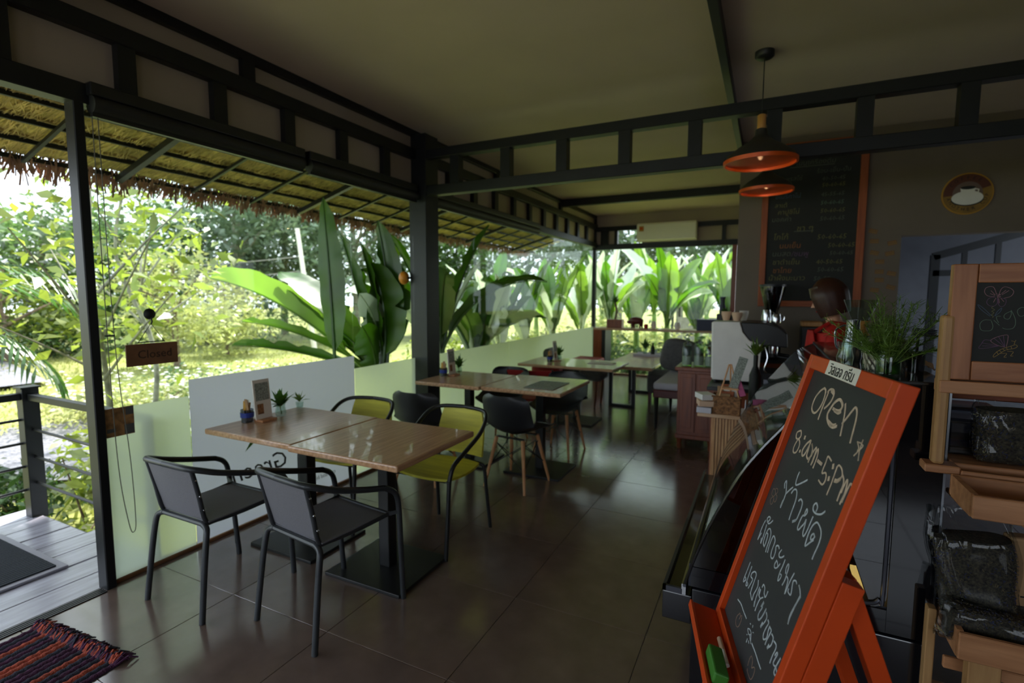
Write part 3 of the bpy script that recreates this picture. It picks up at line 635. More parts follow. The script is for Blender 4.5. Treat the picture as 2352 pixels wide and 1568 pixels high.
# ------------------------------------------------------------------ black shell chairs on beech dowel legs
def shell_chair(label, x, y, rz, group='black shell chairs at the second table'):
    t = thing('shell_chair', label, 'chair', (x, y, 0), rz, group)
    prof = bez([(0, 0.215, 0.405), (0, 0.17, 0.425), (0, 0.05, 0.415), (0, -0.10, 0.425), (0, -0.18, 0.475), (0, -0.215, 0.57), (0, -0.245, 0.68), (0, -0.258, 0.745)], 3)
    n = len(prof) - 1
    def sh(u, v):
        k = v * n; i = min(int(k), n - 1); p = prof[i].lerp(prof[i + 1], k - i)
        w = 0.232 * (1 - 0.10 * max(0, (v - 0.55) / 0.45) ** 1 - 0.28 * max(0, (v - 0.86) / 0.14) ** 2 - 0.12 * max(0, (0.12 - v) / 0.12) ** 2)
        q = 2 * u - 1; s = max(0.0, min(1.0, (v - 0.45) / 0.2)); up_ = 0.055 * (abs(q) ** 2.4) * (1 - 0.5 * s) + 0.07 * (abs(q) ** 2.4) * math.sin(PI * min(1, max(0, (v - 0.2) / 0.5)))
        return (q * w, p.y + s * 0.065 * abs(q) ** 2.2, p.z + up_ * (1 - s * 0.9))
    MB().grid(sh, 14, n, 0.006).build('shell', X['shell'], t, smooth=True)
    for sx in (-1, 1):
        for sy in (-1, 1):
            MB().tube([(sx * 0.185, sy * 0.195 - 0.005, 0.0), (sx * 0.12, sy * 0.11 - 0.01, 0.392)], [0.0105, 0.0165], 10).build('leg', X['dowel'], t, smooth=True)
    P = lambda sx, sy, q: (sx * (0.185 + (0.12 - 0.185) * q), sy * (0.195 + (0.11 - 0.195) * q) - 0.008, 0.392 * q)
    for a in range(4):
        k = [(-1, -1), (1, -1), (1, 1), (-1, 1)]; p, q = k[a], k[(a + 1) % 4]
        MB().tube([P(*p, 0.42), P(*q, 0.90)], 0.004, 5).tube([P(*q, 0.42), P(*p, 0.90)], 0.004, 5).build('cross_strut', X['blacksteel'], t)
    MB().box(-0.12, 0.12, -0.115, -0.095, 0.388, 0.398).build('seat_mount', X['blacksteel'], t); MB().box(-0.12, 0.12, 0.075, 0.095, 0.388, 0.398).build('seat_mount', X['blacksteel'], t)
    return t
s0 = shell_chair('black shell chair on beech legs with its back to the viewer, in the aisle', -1.735, 3.60, math.radians(-6))
dup(s0, (-2.46, 3.40, 0), math.radians(4), 'black shell chair beside the column, behind the aisle yellow armchair')
dup(s0, (-1.74, 4.53, 0), math.radians(176), 'black shell chair across the second table, its bowl seat seen past the aisle end')
dup(s0, (-2.38, 4.60, 0), math.radians(183), 'black shell chair across the second table, nearer the green film')
# ------------------------------------------------------------------ things on the tables
def leaf_sprig(mb, c, n, L, W, spread, seed, droop=0.2):
    r = random.Random(seed)
    for i in range(n):
        a = 2 * PI * i / n + r.uniform(-0.4, 0.4); e = r.uniform(0.15, 1.0) * spread; l = L * r.uniform(0.7, 1.1)
        d = Vector((math.cos(a) * math.sin(e), math.sin(a) * math.sin(e), math.cos(e))); sd = Vector((-math.sin(a), math.cos(a), 0)) * W * r.uniform(0.7, 1.1)
        b = Vector(c); m1 = b + d * l * 0.45; tp = b + d * l + Vector((0, 0, -droop * l * math.sin(e)))
        nrm = d.cross(sd).normalized() * W * 0.25
        mb.add([b, m1 + sd + nrm, tp, m1 - sd + nrm, m1 - nrm * 0.3], [(0, 1, 4), (1, 2, 4), (2, 3, 4), (3, 0, 4)])
def table_set(x, y, z, lab, sc=1.0, seed=0):
    t = thing('menu_stand', 'small printed card stand on ' + lab, 'card stand', (x, y, z)); 
    MB().box(-0.004, 0.004, -0.055, 0.055, 0.01, 0.245 * sc, Matrix.Rotation(-0.10, 4, 'Y')).build('card', X['paper'], t); MB().box(0.0045, 0.006, -0.045, 0.045, 0.12 * sc, 0.225 * sc, Matrix.Rotation(-0.10, 4, 'Y')).build('card_print', X['greyboard'], t); MB().box(0.0045, 0.006, -0.04, 0.0, 0.04 * sc, 0.10 * sc, Matrix.Rotation(-0.10, 4, 'Y')).build('card_picture', X['woven'], t)
    MB().box(-0.03, 0.05, -0.05, 0.05, 0.0, 0.012).build('foot', X['pine'], t)
    c = thing('sauce_caddy', 'small tub of sauces and sugar sachets on ' + lab, 'caddy', (x - 0.05, y - 0.075, z))
    MB().lathe([(0.032, 0), (0.036, 0.075), (0.033, 0.075), (0.029, 0.004)], 16).build('tub', X['clearbox'], c, smooth=True)
    MB().lathe([(0.0355, 0.03), (0.037, 0.03), (0.038, 0.058), (0.0365, 0.058)], 16).build('label_band', X['blueplastic'], c)
    for i, (dx, dy, m_) in enumerate(((0.012, -0.012, 'kraft'), (-0.012, -0.010, 'gold'), (0.0, 0.012, 'paper'), (0.016, 0.008, 'kraft'))):
        MB().box(dx - 0.011, dx + 0.011, dy - 0.0025, dy + 0.0025, 0.02, 0.115 + 0.008 * i, Matrix.Rotation(0.12 * (i - 1.5), 4, 'X')).build('sachet', X[m_], c)
    v = thing('plant_jar', 'little glass jar with a bushy green sprig on ' + lab, 'potted plant', (x - 0.01, y + 0.125, z))
    MB().lathe([(0.028, 0), (0.034, 0.02), (0.026, 0.06), (0.03, 0.075), (0.027, 0.075), (0.022, 0.06), (0.03, 0.02), (0.0, 0.006)], 16).build('jar', X['glass2'], v, smooth=True)
    m_ = MB(); leaf_sprig(m_, (0, 0, 0.06), 16, 0.13, 0.022, 0.9, seed); leaf_sprig(m_, (0, 0, 0.055), 10, 0.09, 0.02, 1.3, seed + 1); m_.build('leaves', X['pot_leaf'], v, kind='stuff')
    m_ = MB()
    for a in range(4): m_.tube([(0.004 * a - 0.006, 0.004, 0.008), (0.006 - 0.004 * a, -0.004, 0.07)], 0.0018, 4)
    m_.build('stems', X['stem'], v)
table_set(-2.67, 2.04, 0.752, 'the first table by the banner', seed=11)
t = thing('small_plant', 'second smaller leafy sprig in a pot at the back of the first table', 'potted plant', (-2.755, 2.375, 0.752))
MB().lathe([(0.02, 0), (0.026, 0.04), (0.022, 0.04), (0.018, 0.006), (0, 0.006)], 14).build('pot', X['glass2'], t, smooth=True)
m_ = MB(); leaf_sprig(m_, (0, 0, 0.04), 14, 0.085, 0.012, 1.2, 23); m_.build('leaves', X['fern'], t, kind='stuff')
table_set(-2.62, 4.02, 0.752, 'the second table by the column', seed=31)
table_set(-2.28, 5.80, 0.702, 'the third table near the cushion', seed=51)
pm = thing('placemat', 'grey printed placemat on the aisle end of the second table', 'placemat', (-1.62, 3.92, 0.752)); MB().box(-0.13, 0.13, -0.19, 0.19, 0, 0.003).build('sheet', X['greyboard'], pm)
pm = thing('menu_sheet', 'pale menu sheet lying on the far end of the third table', 'menu', (-1.72, 5.85, 0.702)); MB().box(-0.15, 0.15, -0.1, 0.1, 0, 0.003).build('sheet', X['paper'], pm)
pm = thing('serving_tray', 'white tray on the low bench table by the far window', 'tray', (-1.55, 7.75, 0.606)); MB().box(-0.2, 0.2, -0.14, 0.14, 0, 0.022).box(-0.21, 0.21, -0.15, -0.14, 0, 0.035).box(-0.21, 0.21, 0.14, 0.15, 0, 0.035).build('tray', X['whitecush'], pm)
v = thing('bottle_set', 'dark sauce bottle on the white tray by the far window', 'bottle', (-1.50, 7.75, 0.63)); MB().lathe([(0.03, 0), (0.03, 0.10), (0.012, 0.13), (0.012, 0.17), (0, 0.172)], 12).build('bottle', X['ink'], v, smooth=True)
v = thing('white_cup', 'clear tumbler with a pale plant on the white tray', 'cup', (-1.62, 7.78, 0.63)); MB().lathe([(0.03, 0), (0.04, 0.11), (0.037, 0.11), (0.028, 0.005), (0, 0.005)], 14).build('tumbler', X['glass2'], v, smooth=True)
m_ = MB(); leaf_sprig(m_, (0, 0, 0.06), 14, 0.2, 0.03, 0.8, 77); m_.build('leaves', X['pot_leaf'], v, kind='stuff')
# ------------------------------------------------------------------ seats at the far end
rc = thing('red_armchair', 'red cloth folding armchair behind the second table, black arms', 'chair', (-2.28, 5.13, 0), math.radians(14))
MB().grid(lambda u, v: ((u - 0.5) * 0.46, -0.2 + 0.42 * v, 0.42 - 0.03 * math.sin(PI * u)), 6, 4, 0.02).build('seat', X['redpaint'], rc, smooth=True)
MB().grid(lambda u, v: ((u - 0.5) * 0.48, -0.22 - 0.05 * v - 0.03 * math.sin(PI * u), 0.55 + 0.16 * v), 6, 4, 0.015).build('backrest', X['redpaint'], rc, smooth=True)
for s in (-1, 1):
    MB().tube([(s * 0.24, 0.24, 0.62), (s * 0.24, -0.22, 0.66)], 0.014, 8).build('armrest', X['blacksteel'], rc)
    MB().tube([(s * 0.24, -0.26, 0.0), (s * 0.24, -0.25, 0.72)], 0.012, 8).build('rear_leg', X['blacksteel'], rc)
    MB().tube([(s * 0.24, 0.24, 0.0), (s * 0.24, 0.24, 0.62)], 0.012, 8).build('front_leg', X['blacksteel'], rc)
def cushion(name, label, loc, rot, s, m_, group=None):
    t = thing(name, label, 'cushion', loc, 0, group)
    o = MB().blob((0, 0, 0), (1, 1, 1), 24, 12)
    o.v = [Vector((math.copysign(abs(p[0]) ** 0.55, p[0]) * s[0], math.copysign(abs(p[1]) ** 0.55, p[1]) * s[1], math.copysign(abs(p[2]) ** 0.55, p[2]) * s[2])) for p in o.v]
    R = Euler(rot).to_matrix(); o.v = [tuple(R @ p) for p in o.v]
    o.build('cover', X[m_], t, smooth=True); return t
bq = thing('wall_bench', 'low red cushioned bench under the green film beyond the third table', 'bench', (-2.70, 7.0, 0))
MB().box(-0.24, 0.22, -0.9, 1.6, 0.30, 0.44).build('seat', X['redpaint'], bq, bevel=0.03)
for y in (-0.8, 0.4, 1.5):
    for x in (-0.2, 0.16): MB().box(x, x + 0.04, y, y + 0.04, 0, 0.30).build('leg', X['maroon'], bq)
cushion('cushion', 'small green and red cushion propped on the red bench by the glass', (-2.72, 6.75, 0.58), (0.0, -0.25, 0.1), (0.07, 0.20, 0.18), 'logo_ink')
cushion('cushion', 'red cushion lying on the bench behind the third table', (-2.62, 6.35, 0.52), (0, 0.1, 0.2), (0.2, 0.2, 0.08), 'redpaint')
gs = thing('grey_stool', 'long grey padded stool on wooden legs behind the third table', 'stool', (-2.24, 6.72, 0))
MB().box(-0.33, 0.30, -0.2, 0.2, 0.36, 0.54).build('seat', X['greycush'], gs, bevel=0.03)
for x in (-0.28, 0.22):
    for y in (-0.16, 0.13): MB().tube([(x, y, 0), (x + 0.02, y, 0.36)], [0.014, 0.02], 8).build('leg', X['redwood'], gs)
sf = thing('grey_armchair_lounge', 'grey upholstered lounge chair beside the low table by the far window', 'armchair', (-1.20, 7.55, 0), math.radians(100))
MB().box(-0.33, 0.33, -0.3, 0.32, 0.14, 0.40).build('seat', X['greycush'], sf, bevel=0.05)
MB().box(-0.36, 0.36, -0.42, -0.26, 0.14, 0.74).build('backrest', X['greycush'], sf, bevel=0.05)
for x in (-0.3, 0.26):
    for y in (-0.36, 0.26): MB().box(x, x + 0.04, y, y + 0.04, 0, 0.14).build('leg', X['maroon'], sf)
cushion('leaf_cushion', 'grey leaf print cushion standing on the maroon bench by the lounge chair', (-0.98, 6.74, 0.745), (0.35, 0.15, 0.3), (0.22, 0.07, 0.22), 'greycush')
lb = thing('maroon_bench', 'maroon wooden bench with white seat pad behind the red brown cabinet', 'bench', (-0.86, 6.35, 0))
MB().box(-0.25, 0.35, -0.55, 0.6, 0.36, 0.45).build('frame', X['maroon'], lb, bevel=0.01)
MB().box(-0.25, 0.35, -0.55, 0.6, 0.45, 0.53).build('seat_pad', X['whitecush'], lb, bevel=0.025)
for x in (-0.22, 0.28):
    for y in (-0.5, 0.5): MB().tube([(x, y, 0), (x, y, 0.37)], [0.016, 0.03], 8).build('leg', X['blacksteel'], lb)
# ------------------------------------------------------------------ bar shelf in front of the far window
bc = thing('window_bar', 'long wooden bar shelf in front of the far window', 'bar shelf', (-1.6, 9.15, 0))
MB().box(-1.2, 1.05, -0.2, 0.2, 0.885, 0.925).build('board', X['ttop_x'], bc, bevel=0.006)
MB().box(-1.2, -1.05, -0.19, 0.19, 0, 0.885).build('end_panel', X['orangewood'], bc)
MB().box(-1.045, -0.98, -0.19, 0.19, 0, 0.885).build('side_panel', X['steel'], bc)
MB().box(0.98, 1.04, -0.19, 0.19, 0, 0.885).build('end_panel', X['steel'], bc)
ZB = 0.926
t = thing('wooden_box', 'brown wooden planter box at the near corner of the window bar', 'box', (-2.44, 9.10, ZB)); MB().box(-0.14, 0.14, -0.08, 0.08, 0, 0.15).build('box', X['redwood'], t, bevel=0.004)
MB().tube(bez([(0.0, 0, 0.15), (0.02, 0, 0.3), (-0.01, 0, 0.45)], 4), 0.02, 8).build('stem', X['bark'], t); m_ = MB(); leaf_sprig(m_, (-0.01, 0, 0.44), 12, 0.18, 0.035, 1.3, 91); m_.build('leaves', X['pot_leaf'], t, kind='stuff')
t = thing('pig_figure', 'dark brown carved animal figure standing on the window bar', 'figurine', (-2.06, 9.08, ZB))
pg = MB().blob((0, 0, 0.135), (0.13, 0.05, 0.066), 16, 10); pg.blob((-0.11, 0, 0.105), (0.06, 0.035, 0.035), 10, 7)
for x in (-0.07, -0.04, 0.07, 0.10): pg.tube([(x, 0.02 if x in (-0.04, 0.10) else -0.02, 0.0), (x, 0, 0.12)], [0.014, 0.026], 7)
pg.build('figure', X['maroon'], t, smooth=True)
MB().add([(-0.09, 0.02, 0.14), (-0.11, 0.03, 0.175), (-0.07, 0.025, 0.16)], [(0, 1, 2)]).add([(-0.09, -0.02, 0.14), (-0.11, -0.03, 0.175), (-0.07, -0.025, 0.16)], [(0, 1, 2)]).build('ears', X['maroon'], t)
t = thing('red_pot', 'tiny red and black pot beside the carved animal', 'pot', (-1.88, 9.05, ZB)); MB().lathe([(0.03, 0), (0.04, 0.05), (0.028, 0.08), (0, 0.08)], 12).build('pot', X['red'], t, smooth=True)
for i, (x, h, r, m_, lab) in enumerate(((-1.76, 0.13, 0.05, 'paper', 'cream paper lantern jar on the window bar after the red pot'), (-1.36, 0.12, 0.06, 'white', 'round white pot toward the aisle end of the window bar'))):
    t = thing('round_pot', lab, 'pot', (x, 9.1, ZB)); MB().lathe([(r * 0.6, 0), (r, h * 0.45), (r * 0.7, h), (r * 0.6, h), (r * 0.8, h * 0.5), (0, 0.01)], 14).build('pot', X[m_], t, smooth=True)
t = thing('blue_box', 'blue grey box at the counter end of the window bar', 'box', (-0.87, 9.05, ZB)); MB().box(-0.16, 0.15, -0.1, 0.1, 0, 0.17).box(-0.17, 0.16, -0.11, 0.11, 0.17, 0.185).build('box', X['bluebox'], t)
t = thing('dark_bottle', 'tall slim dark bottle standing near the end of the window bar', 'bottle', (-0.65, 9.05, ZB)); MB().lathe([(0.05, 0), (0.05, 0.38), (0.035, 0.45), (0.035, 0.52), (0.045, 0.53), (0.045, 0.56), (0, 0.56)], 14).build('bottle', X['bluebox'], t, smooth=True)
t = thing('hanging_pot', 'small leafy pot just under the aisle end of the window bar', 'potted plant', (-0.74, 8.5, 0.60)); MB().lathe([(0.05, 0), (0.07, 0.12), (0.06, 0.12), (0.04, 0.01), (0, 0.01)], 14).build('pot', X['clay'], t, smooth=True); m_ = MB(); leaf_sprig(m_, (0, 0, 0.1), 18, 0.17, 0.03, 1.2, 19); m_.build('leaves', X['pot_leaf'], t, kind='stuff')
st_ = thing('pot_stand', 'slim black plant stand behind the glass jars', 'plant stand', (-0.74, 8.5, 0)); MB().box(-0.09, 0.09, -0.09, 0.09, 0.585, 0.598).build('shelf', X['blacksteel'], st_)
for x in (-0.08, 0.07):
    for y in (-0.08, 0.07): MB().box(x, x + 0.012, y, y + 0.012, 0, 0.585).build('leg', X['blacksteel'], st_)
# air conditioner
ac = thing('air_conditioner', 'white split air conditioner above the far window', 'air conditioner', (-1.64, 9.42, 2.63))
MB().prism([(-0.10, -0.145), (0.09, -0.165), (0.09, 0.15), (-0.08, 0.155), (-0.105, 0.12)], -0.505, 0.505, Matrix(((0, 1, 0, 0), (1, 0, 0, 0), (0, 0, 1, 0), (0, 0, 0, 1)))).build('housing', X['ac_white'], ac, bevel=0.012)
MB().box(-0.42, 0.42, -0.102, -0.09, -0.135, -0.115).build('louvre', X['white'], ac)
MB().box(-0.46, -0.38, -0.112, -0.106, 0.01, 0.10).build('energy_label', X['gold'], ac); MB().box(-0.445, -0.395, -0.114, -0.110, 0.04, 0.075).build('label_print', X['orange'], ac)
# ------------------------------------------------------------------ orange chalkboard sign on its stand
A0 = Vector((0.10428, 1.49465, 1.3545)); D0 = Vector((0.23099, -0.97296, 0)); E0 = Vector((0.26443, 0.06278, 0.96236)); N0 = Vector((-0.93633, -0.2223, 0.27178))
sg = thing('sign_stand', 'orange framed chalkboard on a stand with the opening hours in chalk', 'sign', (0.03, 1.27, 0))
MS = Matrix.Translation(-Vector(sg.location)) @ Matrix((D0, -E0, N0)).transposed().to_4x4()
MS.translation = A0 - Vector(sg.location)      # local: x along the board, y down the board, z out of its face
def sb(nm, x0, x1, y0, y1, z0, z1, m='orange', bv=0.002): return MB().box(x0, x1, y0, y1, z0, z1, MS).build(nm, X[m], sg, bevel=bv, seg=2)
BW, BH = 0.448, 0.742
sb('frame_stile', 0, 0.022, 0, BH, -0.032, 0); sb('frame_stile', BW - 0.026, BW, 0, BH, -0.032, 0)
sb('frame_rail', 0.0221, BW - 0.0261, 0, 0.034, -0.032, 0); sb('frame_rail', 0.0221, BW - 0.0261, BH - 0.022, BH, -0.032, 0)
sb('chalk_panel', 0.020, BW - 0.024, 0.03, BH - 0.02, -0.022, -0.0142, 'chalkboard', 0)
sb('tray', 0.0, BW, BH + 0.001, BH + 0.016, -0.032, 0.062); sb('tray_lip', 0.0, BW, BH - 0.004, BH + 0.016, 0.0625, 0.070)
for u in (0.0, BW - 0.032): sb('front_leg', u, u + 0.032, 0.368, 1.405, -0.072, -0.033)
for u in (0.033, BW - 0.065):
    a = MS @ Vector((u + 0.016, 0.375, -0.055)); b = Vector((a.x + 0.345, a.y + 0.08, 0.0))
    MB().beam(a, b, 0.032, 0.036, upv=(0.3, -1, 0)).build('rear_leg', X['orange'], sg, bevel=0.002)
sb('cross_rail', 0.033, BW - 0.033, 0.86, 0.90, -0.068, -0.036)
STROKES = "0,4.2,121,66,105,76,91,94,89,111,94,123,108,129,122,127,133,116,140,98,138,80,132,69,121,66;0,4.2,151,72,149,94,149,118,150,136;0,4.2,146,70,154,63,170,61,181,67,182,81,175,94,161,107;0,4.2,251,77,262,92,272,115,281,139;0,4.2,269,116,278,103,290,83,298,74,309,79,318,94,324,116,330,140;0,5.5,204,98,225,98,239,93,241,83,227,75,214,75,200,85,191,101,187,115,198,126,217,133,236,133,250,127;0,5.5,205,127,228,130,242,126;0,5.5,214,100,235,101,244,96;0,5.5,164,65,177,68;0,2.2,372,122,373,130,380,132,372,144,362,157;0,2.2,383,160,374,141,372,122;0,2.2,355,131,372,129;0,2.2,356,131,368,139,368,146;0,3.4,76,185,61,194,67,206,82,205,91,195,83,185,76,185;0,3.4,82,205,75,222,76,235,86,240,99,234,103,217,94,207,82,205;0,6,116,189,117,194;0,6,117,225,118,227;0,6,226,214,237,214,249,214;0,4,152,189,138,202,130,220,139,230,148,226,154,210,157,194,154,188,159,206,163,223,176,227;0,3.2,176,227,186,208,166,192,178,200,183,213,182,232;0,3.2,186,216,189,203,195,192,200,203,201,232;0,3.2,203,227,203,208,207,192,216,208,216,234;0,3.2,285,194,264,191,264,205,265,228,279,223,287,226,291,236,288,245,281,248,263,246;0,3.2,317,196,319,219,320,237,319,256;0,3.2,316,198,322,191,337,193,348,202,346,213,339,221,328,224;0,6,299,198,302,204;0,6,301,225,303,230;0,6,346,212,337,219,329,221;0,3.6,349,202,358,206,365,215,365,231,366,249;0,3.6,369,231,370,214,373,203,380,215,382,231,380,250;0,3.6,384,244,386,221,389,205,398,209,401,223,402,250;1,3.2,158,266,157,277,160,291,167,295,187,283,212,265;1,3.2,110,325,102,316,107,308,119,320,128,331,130,349,128,369;1,3.2,130,332,139,321,154,306;1,3.2,158,319,164,308,177,303,188,310,194,325,195,349,197,369;1,3.2,209,317,216,310,229,312,234,323,234,339,231,354,217,363;1,3.2,303,300,303,292,294,287,287,290,284,297,290,304,307,304,327,296,338,285;1,4.5,128,352,127,366;1,4.5,229,356,218,364;2,1.5,46,353,47,367,64,367,70,357,58,350,46,353;2,1.5,60,347,71,343,79,349,71,358;2,1.5,64,367,53,379,61,388,71,385,73,375,67,367;2,1.5,74,357,87,358,88,369,81,375,71,370;1,3,262,330,259,323,261,314,268,319,263,328,254,333,251,344,251,361,258,365,266,354,274,341,275,332,280,346,283,359,292,363,297,349,298,331,299,315;1,3,335,341,328,339,322,346,325,353,333,349,337,341;1,3,337,349,329,357,314,374,310,365,308,346,312,328,323,316,337,316,352,321,360,332,362,349,360,366,360,378;1,2.8,67,486,66,469,66,448,71,431;1,2.8,67,486,74,465;1,2.8,94,483,92,459,87,435;1,2.8,92,483,86,473;1,2.8,86,428,77,423,84,414,95,414,90,425;1,2.8,84,426,95,428,106,421,114,411;1,2.8,121,478,107,474,103,455,107,438,118,432,131,438,136,452,137,472,140,482;1,2.8,121,478,121,464,116,448,107,448;1,2.8,151,477,147,461,149,435,166,436,170,447,170,463,177,474,189,473,193,465;1,2.8,193,465,191,453,184,444,194,437,204,439;1,2.8,218,435,213,447,221,451,232,446,240,438;1,2.6,213,464,211,476,218,480,227,475,232,468,236,460;1,2.6,213,464,222,465,229,469;1,2.6,252,441,252,457,250,474,255,490,262,481,262,473,255,474;1,2.6,277,459,271,451,273,439,280,442,283,458,285,472,282,484;1,2.6,283,461,297,461,302,471,307,490,308,474,309,457,313,438;1,2.6,315,473,317,478,331,477,331,470,325,460,322,450,332,444,339,446;1,2.6,350,443,361,447,373,456;1,3.4,372,455,369,463,364,484,361,504,364,516;1,2.7,74,548,74,569,73,595,77,602,87,589,76,589;1,2.7,93,549,94,567,97,592,102,598,110,590,99,589;1,2.7,120,593,127,571,125,565,110,567,109,558,123,546,137,546,139,561,140,579,143,594;1,2.7,144,593,166,597,163,584,169,560,160,548;1,2.7,189,599,183,584,181,566,180,554;1,2.7,202,601,202,584,205,569,217,557;1,2.7,189,567,205,568;1,2.7,193,545,195,537,208,538,214,547,226,550,229,543,229,534;1,2.7,223,575,232,572,228,585,226,598,236,601,245,591,249,577,252,563;1,5,189,555,191,566;1,5,229,562,227,571;1,5,184,590,188,598;1,2.7,225,574,232,575,226,590,230,601,240,600,248,584,253,565;1,2.7,260,567,270,571,270,582,259,603;1,2.7,280,572,288,574,285,587,284,604,293,610,304,600;1,2.7,298,575,311,575,311,585,308,600,308,611;1,2.7,298,575,299,585,303,593,304,601;1,2.7,319,578,331,578,334,590,330,600,323,608;1,2.7,339,580,352,578,357,585,355,603,356,618;1,2.7,364,594,367,585,372,586,369,601,370,609,382,605,386,592,388,582;1,2.7,384,603,384,616,393,617,396,609,387,606;1,2.7,84,649,113,643,144,643,174,642;1,2.7,249,654,280,653,305,654,330,654;1,5,229,563,227,570;1,5,261,593,259,603;1,5,325,601,323,608;1,3.0,369,456,365,484,363,507,365,520;1,2,201,650,212,644,226,643,225,649,215,654,201,650;1,2,225,643,234,651,243,659;1,2,222,651,236,656;1,2,203,635,208,634;1,2,220,628,222,632;1,2,233,637,237,635;1,2,208,661,210,660;1,2,218,665,219,673;1,2,228,663,234,665;2,1.8,127,660,117,675,120,687,133,691,146,685,150,671,145,657,140,658,136,670;2,1.8,129,659,137,661;2,1.8,269,695,266,684,268,672,277,670,285,675,290,684,298,676,307,675,310,688,306,700,294,703,277,703,273,700"
SM = {'0': 'beige_chalk', '1': 'white_chalk', '2': 'tan_chalk'}
groups = {}
for s in STROKES.split(';'):
    q = s.split(','); pts = [(float(q[i]) / 1000, float(q[i + 1]) / 1000) for i in range(2, len(q), 2)]
    ribbon(groups.setdefault(q[0], MB()), smooth2(pts, 4) if len(pts) > 2 else pts, float(q[1]) * 0.00125, MS, -0.0134)
for k, mb_ in groups.items(): mb_.build('chalk_writing', X[SM[k]], sg, kind='stuff')
stk = MB().add([MS @ Vector(p) for p in ((0.1315, 0.0, 0.0006), (0.2975, 0.0, 0.0006), (0.2975, 0.0335, 0.0006), (0.1315, 0.0335, 0.0006))], [(0, 1, 2, 3)]).build('name_sticker', X['white'], sg)
me = text_mesh('วิลเลจ กรีน', 0.034, 2); me.transform(MS @ Matrix.Translation((0.2145, 0.0195, 0.0012)) @ Matrix.Diagonal((0.86, -1.0, 1, 1)))
link('sticker_lettering', me, X['ink'], sg)
ck = thing('chalk_stick', 'white and peach stick of chalk lying in the tray of the orange sign', 'chalk', (0, 0, 0)); 
MB().tube([MS @ Vector((0.145, BH - 0.006, 0.014)) + Vector(sg.location), MS @ Vector((0.235, BH - 0.006, 0.012)) + Vector(sg.location)], 0.0058, 10).build('stick', X['white'], ck, smooth=True)
MB().tube([MS @ Vector((0.14, BH - 0.006, 0.0142)) + Vector(sg.location), MS @ Vector((0.185, BH - 0.006, 0.0132)) + Vector(sg.location)], 0.0061, 10).build('paper_sleeve', X['cream'], ck, smooth=True)
er = thing('chalk_eraser', 'green chalk eraser in the tray of the orange sign', 'eraser', (0, 0, 0))
MB().box(0.21, 0.31, BH - 0.028, BH + 0.0, 0.026, 0.058, Matrix.Translation(Vector(sg.location)) @ MS).build('body', X['lgreen'], er, bevel=0.004)
# ------------------------------------------------------------------ display case
CY0, CY1 = 1.876, 3.27
dc = thing('display_case', 'black chilled cake display case with curved glass front', 'display case', (0.13, 2.57, 0))
def cb(nm, x0, x1, y0, y1, z0, z1, m='laminate', bv=0.0): return MB().box(x0 - 0.13, x1 - 0.13, y0 - 2.57, y1 - 2.57, z0, z1).build(nm, X[m], dc, bevel=bv)
cb('base', -0.20, 0.484, CY0, CY1, 0.05, 0.442, bv=0.004); cb('plinth', -0.17, 0.46, CY0 + 0.03, CY1 - 0.03, 0.0, 0.05, 'blacksteel')
cb('bumper', -0.304, -0.201, CY0, CY1, 0.305, 0.412, bv=0.004)
cb('bumper_rail', -0.304, -0.292, CY0, CY1, 0.412, 0.432, 'casegrey'); cb('bumper_rail', -0.304, -0.235, CY0, CY0 + 0.012, 0.412, 0.432, 'casegrey')
cb('glass_channel', -0.237, -0.222, CY0, CY1, 0.412, 0.452, 'chrome')
cb('deck_plate', -0.215, 0.47, CY0 + 0.012, CY1, 0.445, 0.53, 'casegrey')
PR = [(-0.228, 0.445), (-0.189, 0.579), (-0.136, 0.72), (-0.058, 0.89), (0.005, 0.99), (0.054, 1.056), (0.105, 1.125), (0.165, 1.195), (0.245, 1.237)]
PRs = [(p.x, p.z) for p in bez([(a, 0, b) for a, b in PR], 4)]
n_ = len(PRs) - 1
def cg(u, v): a = PRs[min(int(round(v * n_)), n_)]; return (a[0] - 0.13, CY0 - 2.57 + 0.004 + (CY1 - CY0 - 0.008) * u, a[1])
MB().grid(cg, 6, n_, 0.006).build('curved_glass', X['glass2'], dc, smooth=True)
cb('top', 0.235, 0.49, CY0 - 0.004, CY1, 1.238, 1.25, bv=0.003)
cb('end_post', 0.374, 0.484, CY0, CY0 + 0.012, 0.452, 1.238, 'smoke_black')
cb('end_rail', -0.205, 0.373, CY0, CY0 + 0.012, 0.452, 0.525, 'smoke_black'); cb('edge_strip', 0.4845, 0.49, CY0 - 0.003, CY0 + 0.012, 0.45, 1.238, 'steelshine')
ep = [(p[0] - 0.13, p[1]) for p in PRs if p[1] > 0.53]; ep = [(-0.205 - 0.13, 0.527)] + ep + [(0.372 - 0.13, 1.237)]
for a in range(0, 6):
    th = a / 5 * PI / 2; ep.append((0.332 - 0.13 + 0.04 * math.cos(th), 0.567 - 0.04 * math.sin(th)))
MB().prism(ep, CY0 - 2.57 + 0.002, CY0 - 2.57 + 0.008).build('end_glass', X['endglass'], dc)
tb = [(p[0] - 0.13, CY0 - 2.57 - 0.001, p[1]) for p in PRs]
MB().tube(tb, 0.006, 6).build('glass_edge', X['clearbox'], dc, smooth=True)
MB().tube([(x, y + CY1 - CY0, z) for x, y, z in tb], 0.006, 6).build('glass_edge', X['clearbox'], dc, smooth=True)
MB().tube(bez([(0.362 - 0.13, CY0 - 2.57 - 0.003, 1.2), (0.362 - 0.13, CY0 - 2.57 - 0.003, 0.60), (0.352 - 0.13, CY0 - 2.57 - 0.003, 0.555), (0.318 - 0.13, CY0 - 2.57 - 0.003, 0.537), (0.2 - 0.13, CY0 - 2.57 - 0.003, 0.535)], 5), 0.006, 6).build('gasket', X['casegrey'], dc, smooth=True)
